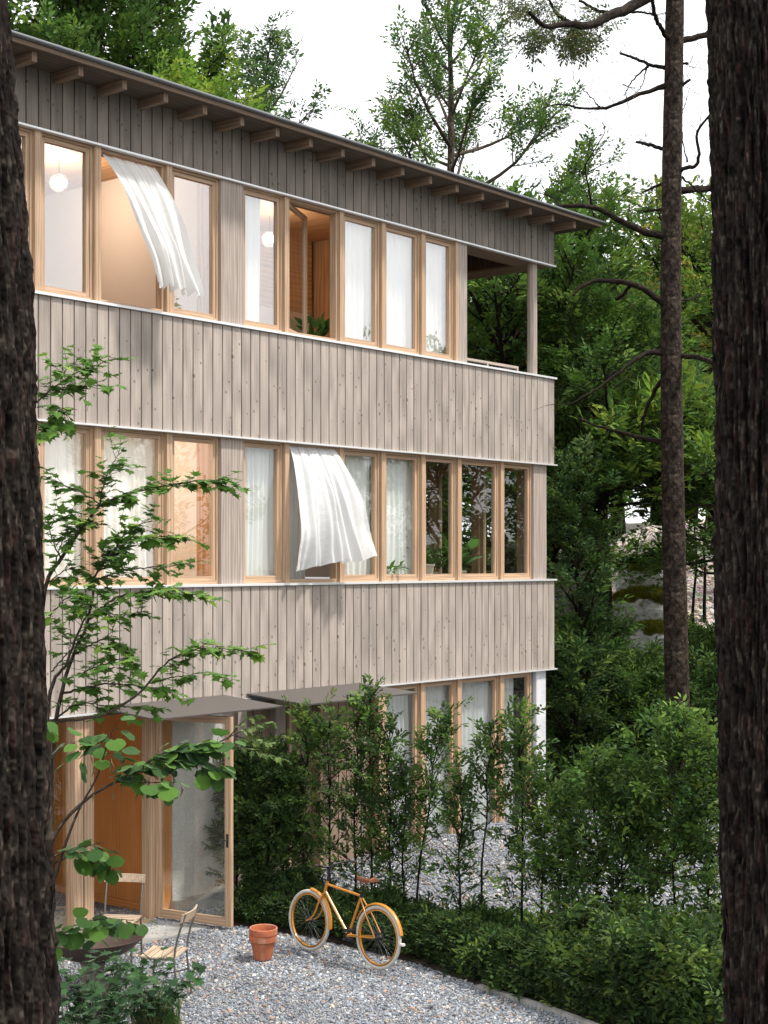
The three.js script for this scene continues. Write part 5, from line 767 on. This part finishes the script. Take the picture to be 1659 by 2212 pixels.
  mesh('chain_guard', [TS([V(0.03, 0.385, 0.058), V(0.3, 0.372, 0.062), V(0.50, 0.355, 0.064), V(0.575, 0.30, 0.064)], 0.012), TS([V(0.03, 0.315, 0.058), V(0.3, 0.265, 0.06), V(0.48, 0.215, 0.062)], 0.007)], M.black, t);
  mesh('chainring', new THREE.TorusGeometry(0.088, 0.006, 8, 40).translate(BB.x, BB.y, 0.058), M.black, t);
  for (const [s, a] of [[-1, 0.55], [1, 0.55 + Math.PI]]) { const e = V(BB.x + Math.cos(a) * 0.17 * -1, BB.y + Math.sin(a) * -0.17 * -1, s * 0.075), c = mesh('crank', T(BB.clone().add(V(0, 0, s * 0.068)), e, 0.011, 0.009), M.black, t); mesh('pedal', bx(e.x - 0.045, e.x + 0.045, e.y - 0.012, e.y + 0.012, e.z + (s > 0 ? 0.01 : -0.1), e.z + (s > 0 ? 0.1 : -0.01)), M.black, c); }
}

// ---- plants in the windows
const sillPos = (t, o, y) => toWorld(t, y, o);
function pottedPlant(label, pos, potSize, mats, leaf, stems, o) {
  const t = thing('potted_plant', label, 'potted plant', pos), r = rng(o.seed), acc = new Acc(), list = [];
  if (potSize) mesh('pot', lathe([[0.001, 0], [0.062, 0], [0.07, 0.01], [0.092, 0.15], [0.098, 0.152], [0.098, 0.175], [0.09, 0.176], [0.085, 0.155], [0.001, 0.15]].map(([a, b]) => [a * potSize, b * potSize]), 36), o.potM || M.terracotta, t);
  for (let k = 0; k < stems; k++) { const a = r() * 6.3, d = V(Math.cos(a) * o.open, 1, Math.sin(a) * o.open), p = wander(V(R(r, -0.02, 0.02), 0.14 * (potSize || 0.3), R(r, -0.02, 0.02)), d, o.h * R(r, 0.6, 1.1), 6, 0.1, o.droop, r); acc.tube(p, 0.004, 0.002, 4); for (let m = 0; m < o.per; m++) { const [q, e] = along(p, o.per === 1 ? 1 : lerp(0.4, 1, m / (o.per - 1))); list.push([sprayMatrix(q, e.clone().multiplyScalar(o.fwd).add(V(R(r, -1, 1), R(r, -0.6, 0.4), R(r, -1, 1))), o.leaf * R(r, 0.7, 1.2), r, 0.8), Math.floor(r() * mats.length)]); } }
  mesh('stem', acc.geo(), leafM(rgb(0.05, 0.09, 0.03)), t); hangLeaves(t, leaf, mats, list);
}
const houseLeaf = leafVar([[0.05, 0.12, 0.025], [0.07, 0.16, 0.03], [0.10, 0.20, 0.035]]), wideLance = leafGeo('lance'); wideLance.scale(1.35, 1, 1);
const inM = S({ color: rgb(0.55, 0.45, 0.36), roughness: 0.8 });
pottedPlant('dark strap leaved plant in a pale pot inside the open top floor casement', sillPos(5.25, -0.62, 7.35), 1.2, houseLeaf, wideLance, 14, { seed: 601, h: 0.34, open: 0.55, per: 2, fwd: 1.4, leaf: 0.22, droop: -0.02, potM: inM });
pottedPlant('broad leaved plant in a woven pot on the middle floor sill', sillPos(2.98, -0.40, 4.12), 1.5, houseLeaf, wideLance, 16, { seed: 602, h: 0.52, open: 0.6, per: 4, fwd: 0.5, leaf: 0.16, droop: -0.03, potM: inM });
pottedPlant('feathery palm beside the woven pot on the middle floor', sillPos(2.66, -0.5, 4.05), 1.2, houseLeaf, leafGeo('lance'), 12, { seed: 603, h: 0.5, open: 0.8, per: 8, fwd: 0.9, leaf: 0.2, droop: -0.06, potM: inM });
pottedPlant('large paddle leaved plant behind the widest middle floor pane', sillPos(2.1, -0.42, 4.05), 1.3, houseLeaf, wideLance, 12, { seed: 604, h: 0.42, open: 0.45, per: 2, fwd: 1.5, leaf: 0.36, droop: -0.01, potM: inM });
pottedPlant('small trailing plant low in the curtained middle floor pane', sillPos(4.0, -0.33, 4.16), 0.5, houseLeaf, leafGeo('lance'), 9, { seed: 605, h: 0.26, open: 1.1, per: 2, fwd: 1.4, leaf: 0.2, droop: -0.08, potM: inM });
pottedPlant('taller climbing plant at the edge of the curtained middle floor pane', sillPos(3.62, -0.34, 4.2), 0.5, houseLeaf, wideLance, 4, { seed: 606, h: 0.78, open: 0.08, per: 6, fwd: 0.2, leaf: 0.12, droop: 0.02, potM: inM });
renderer.render(scene, camera);
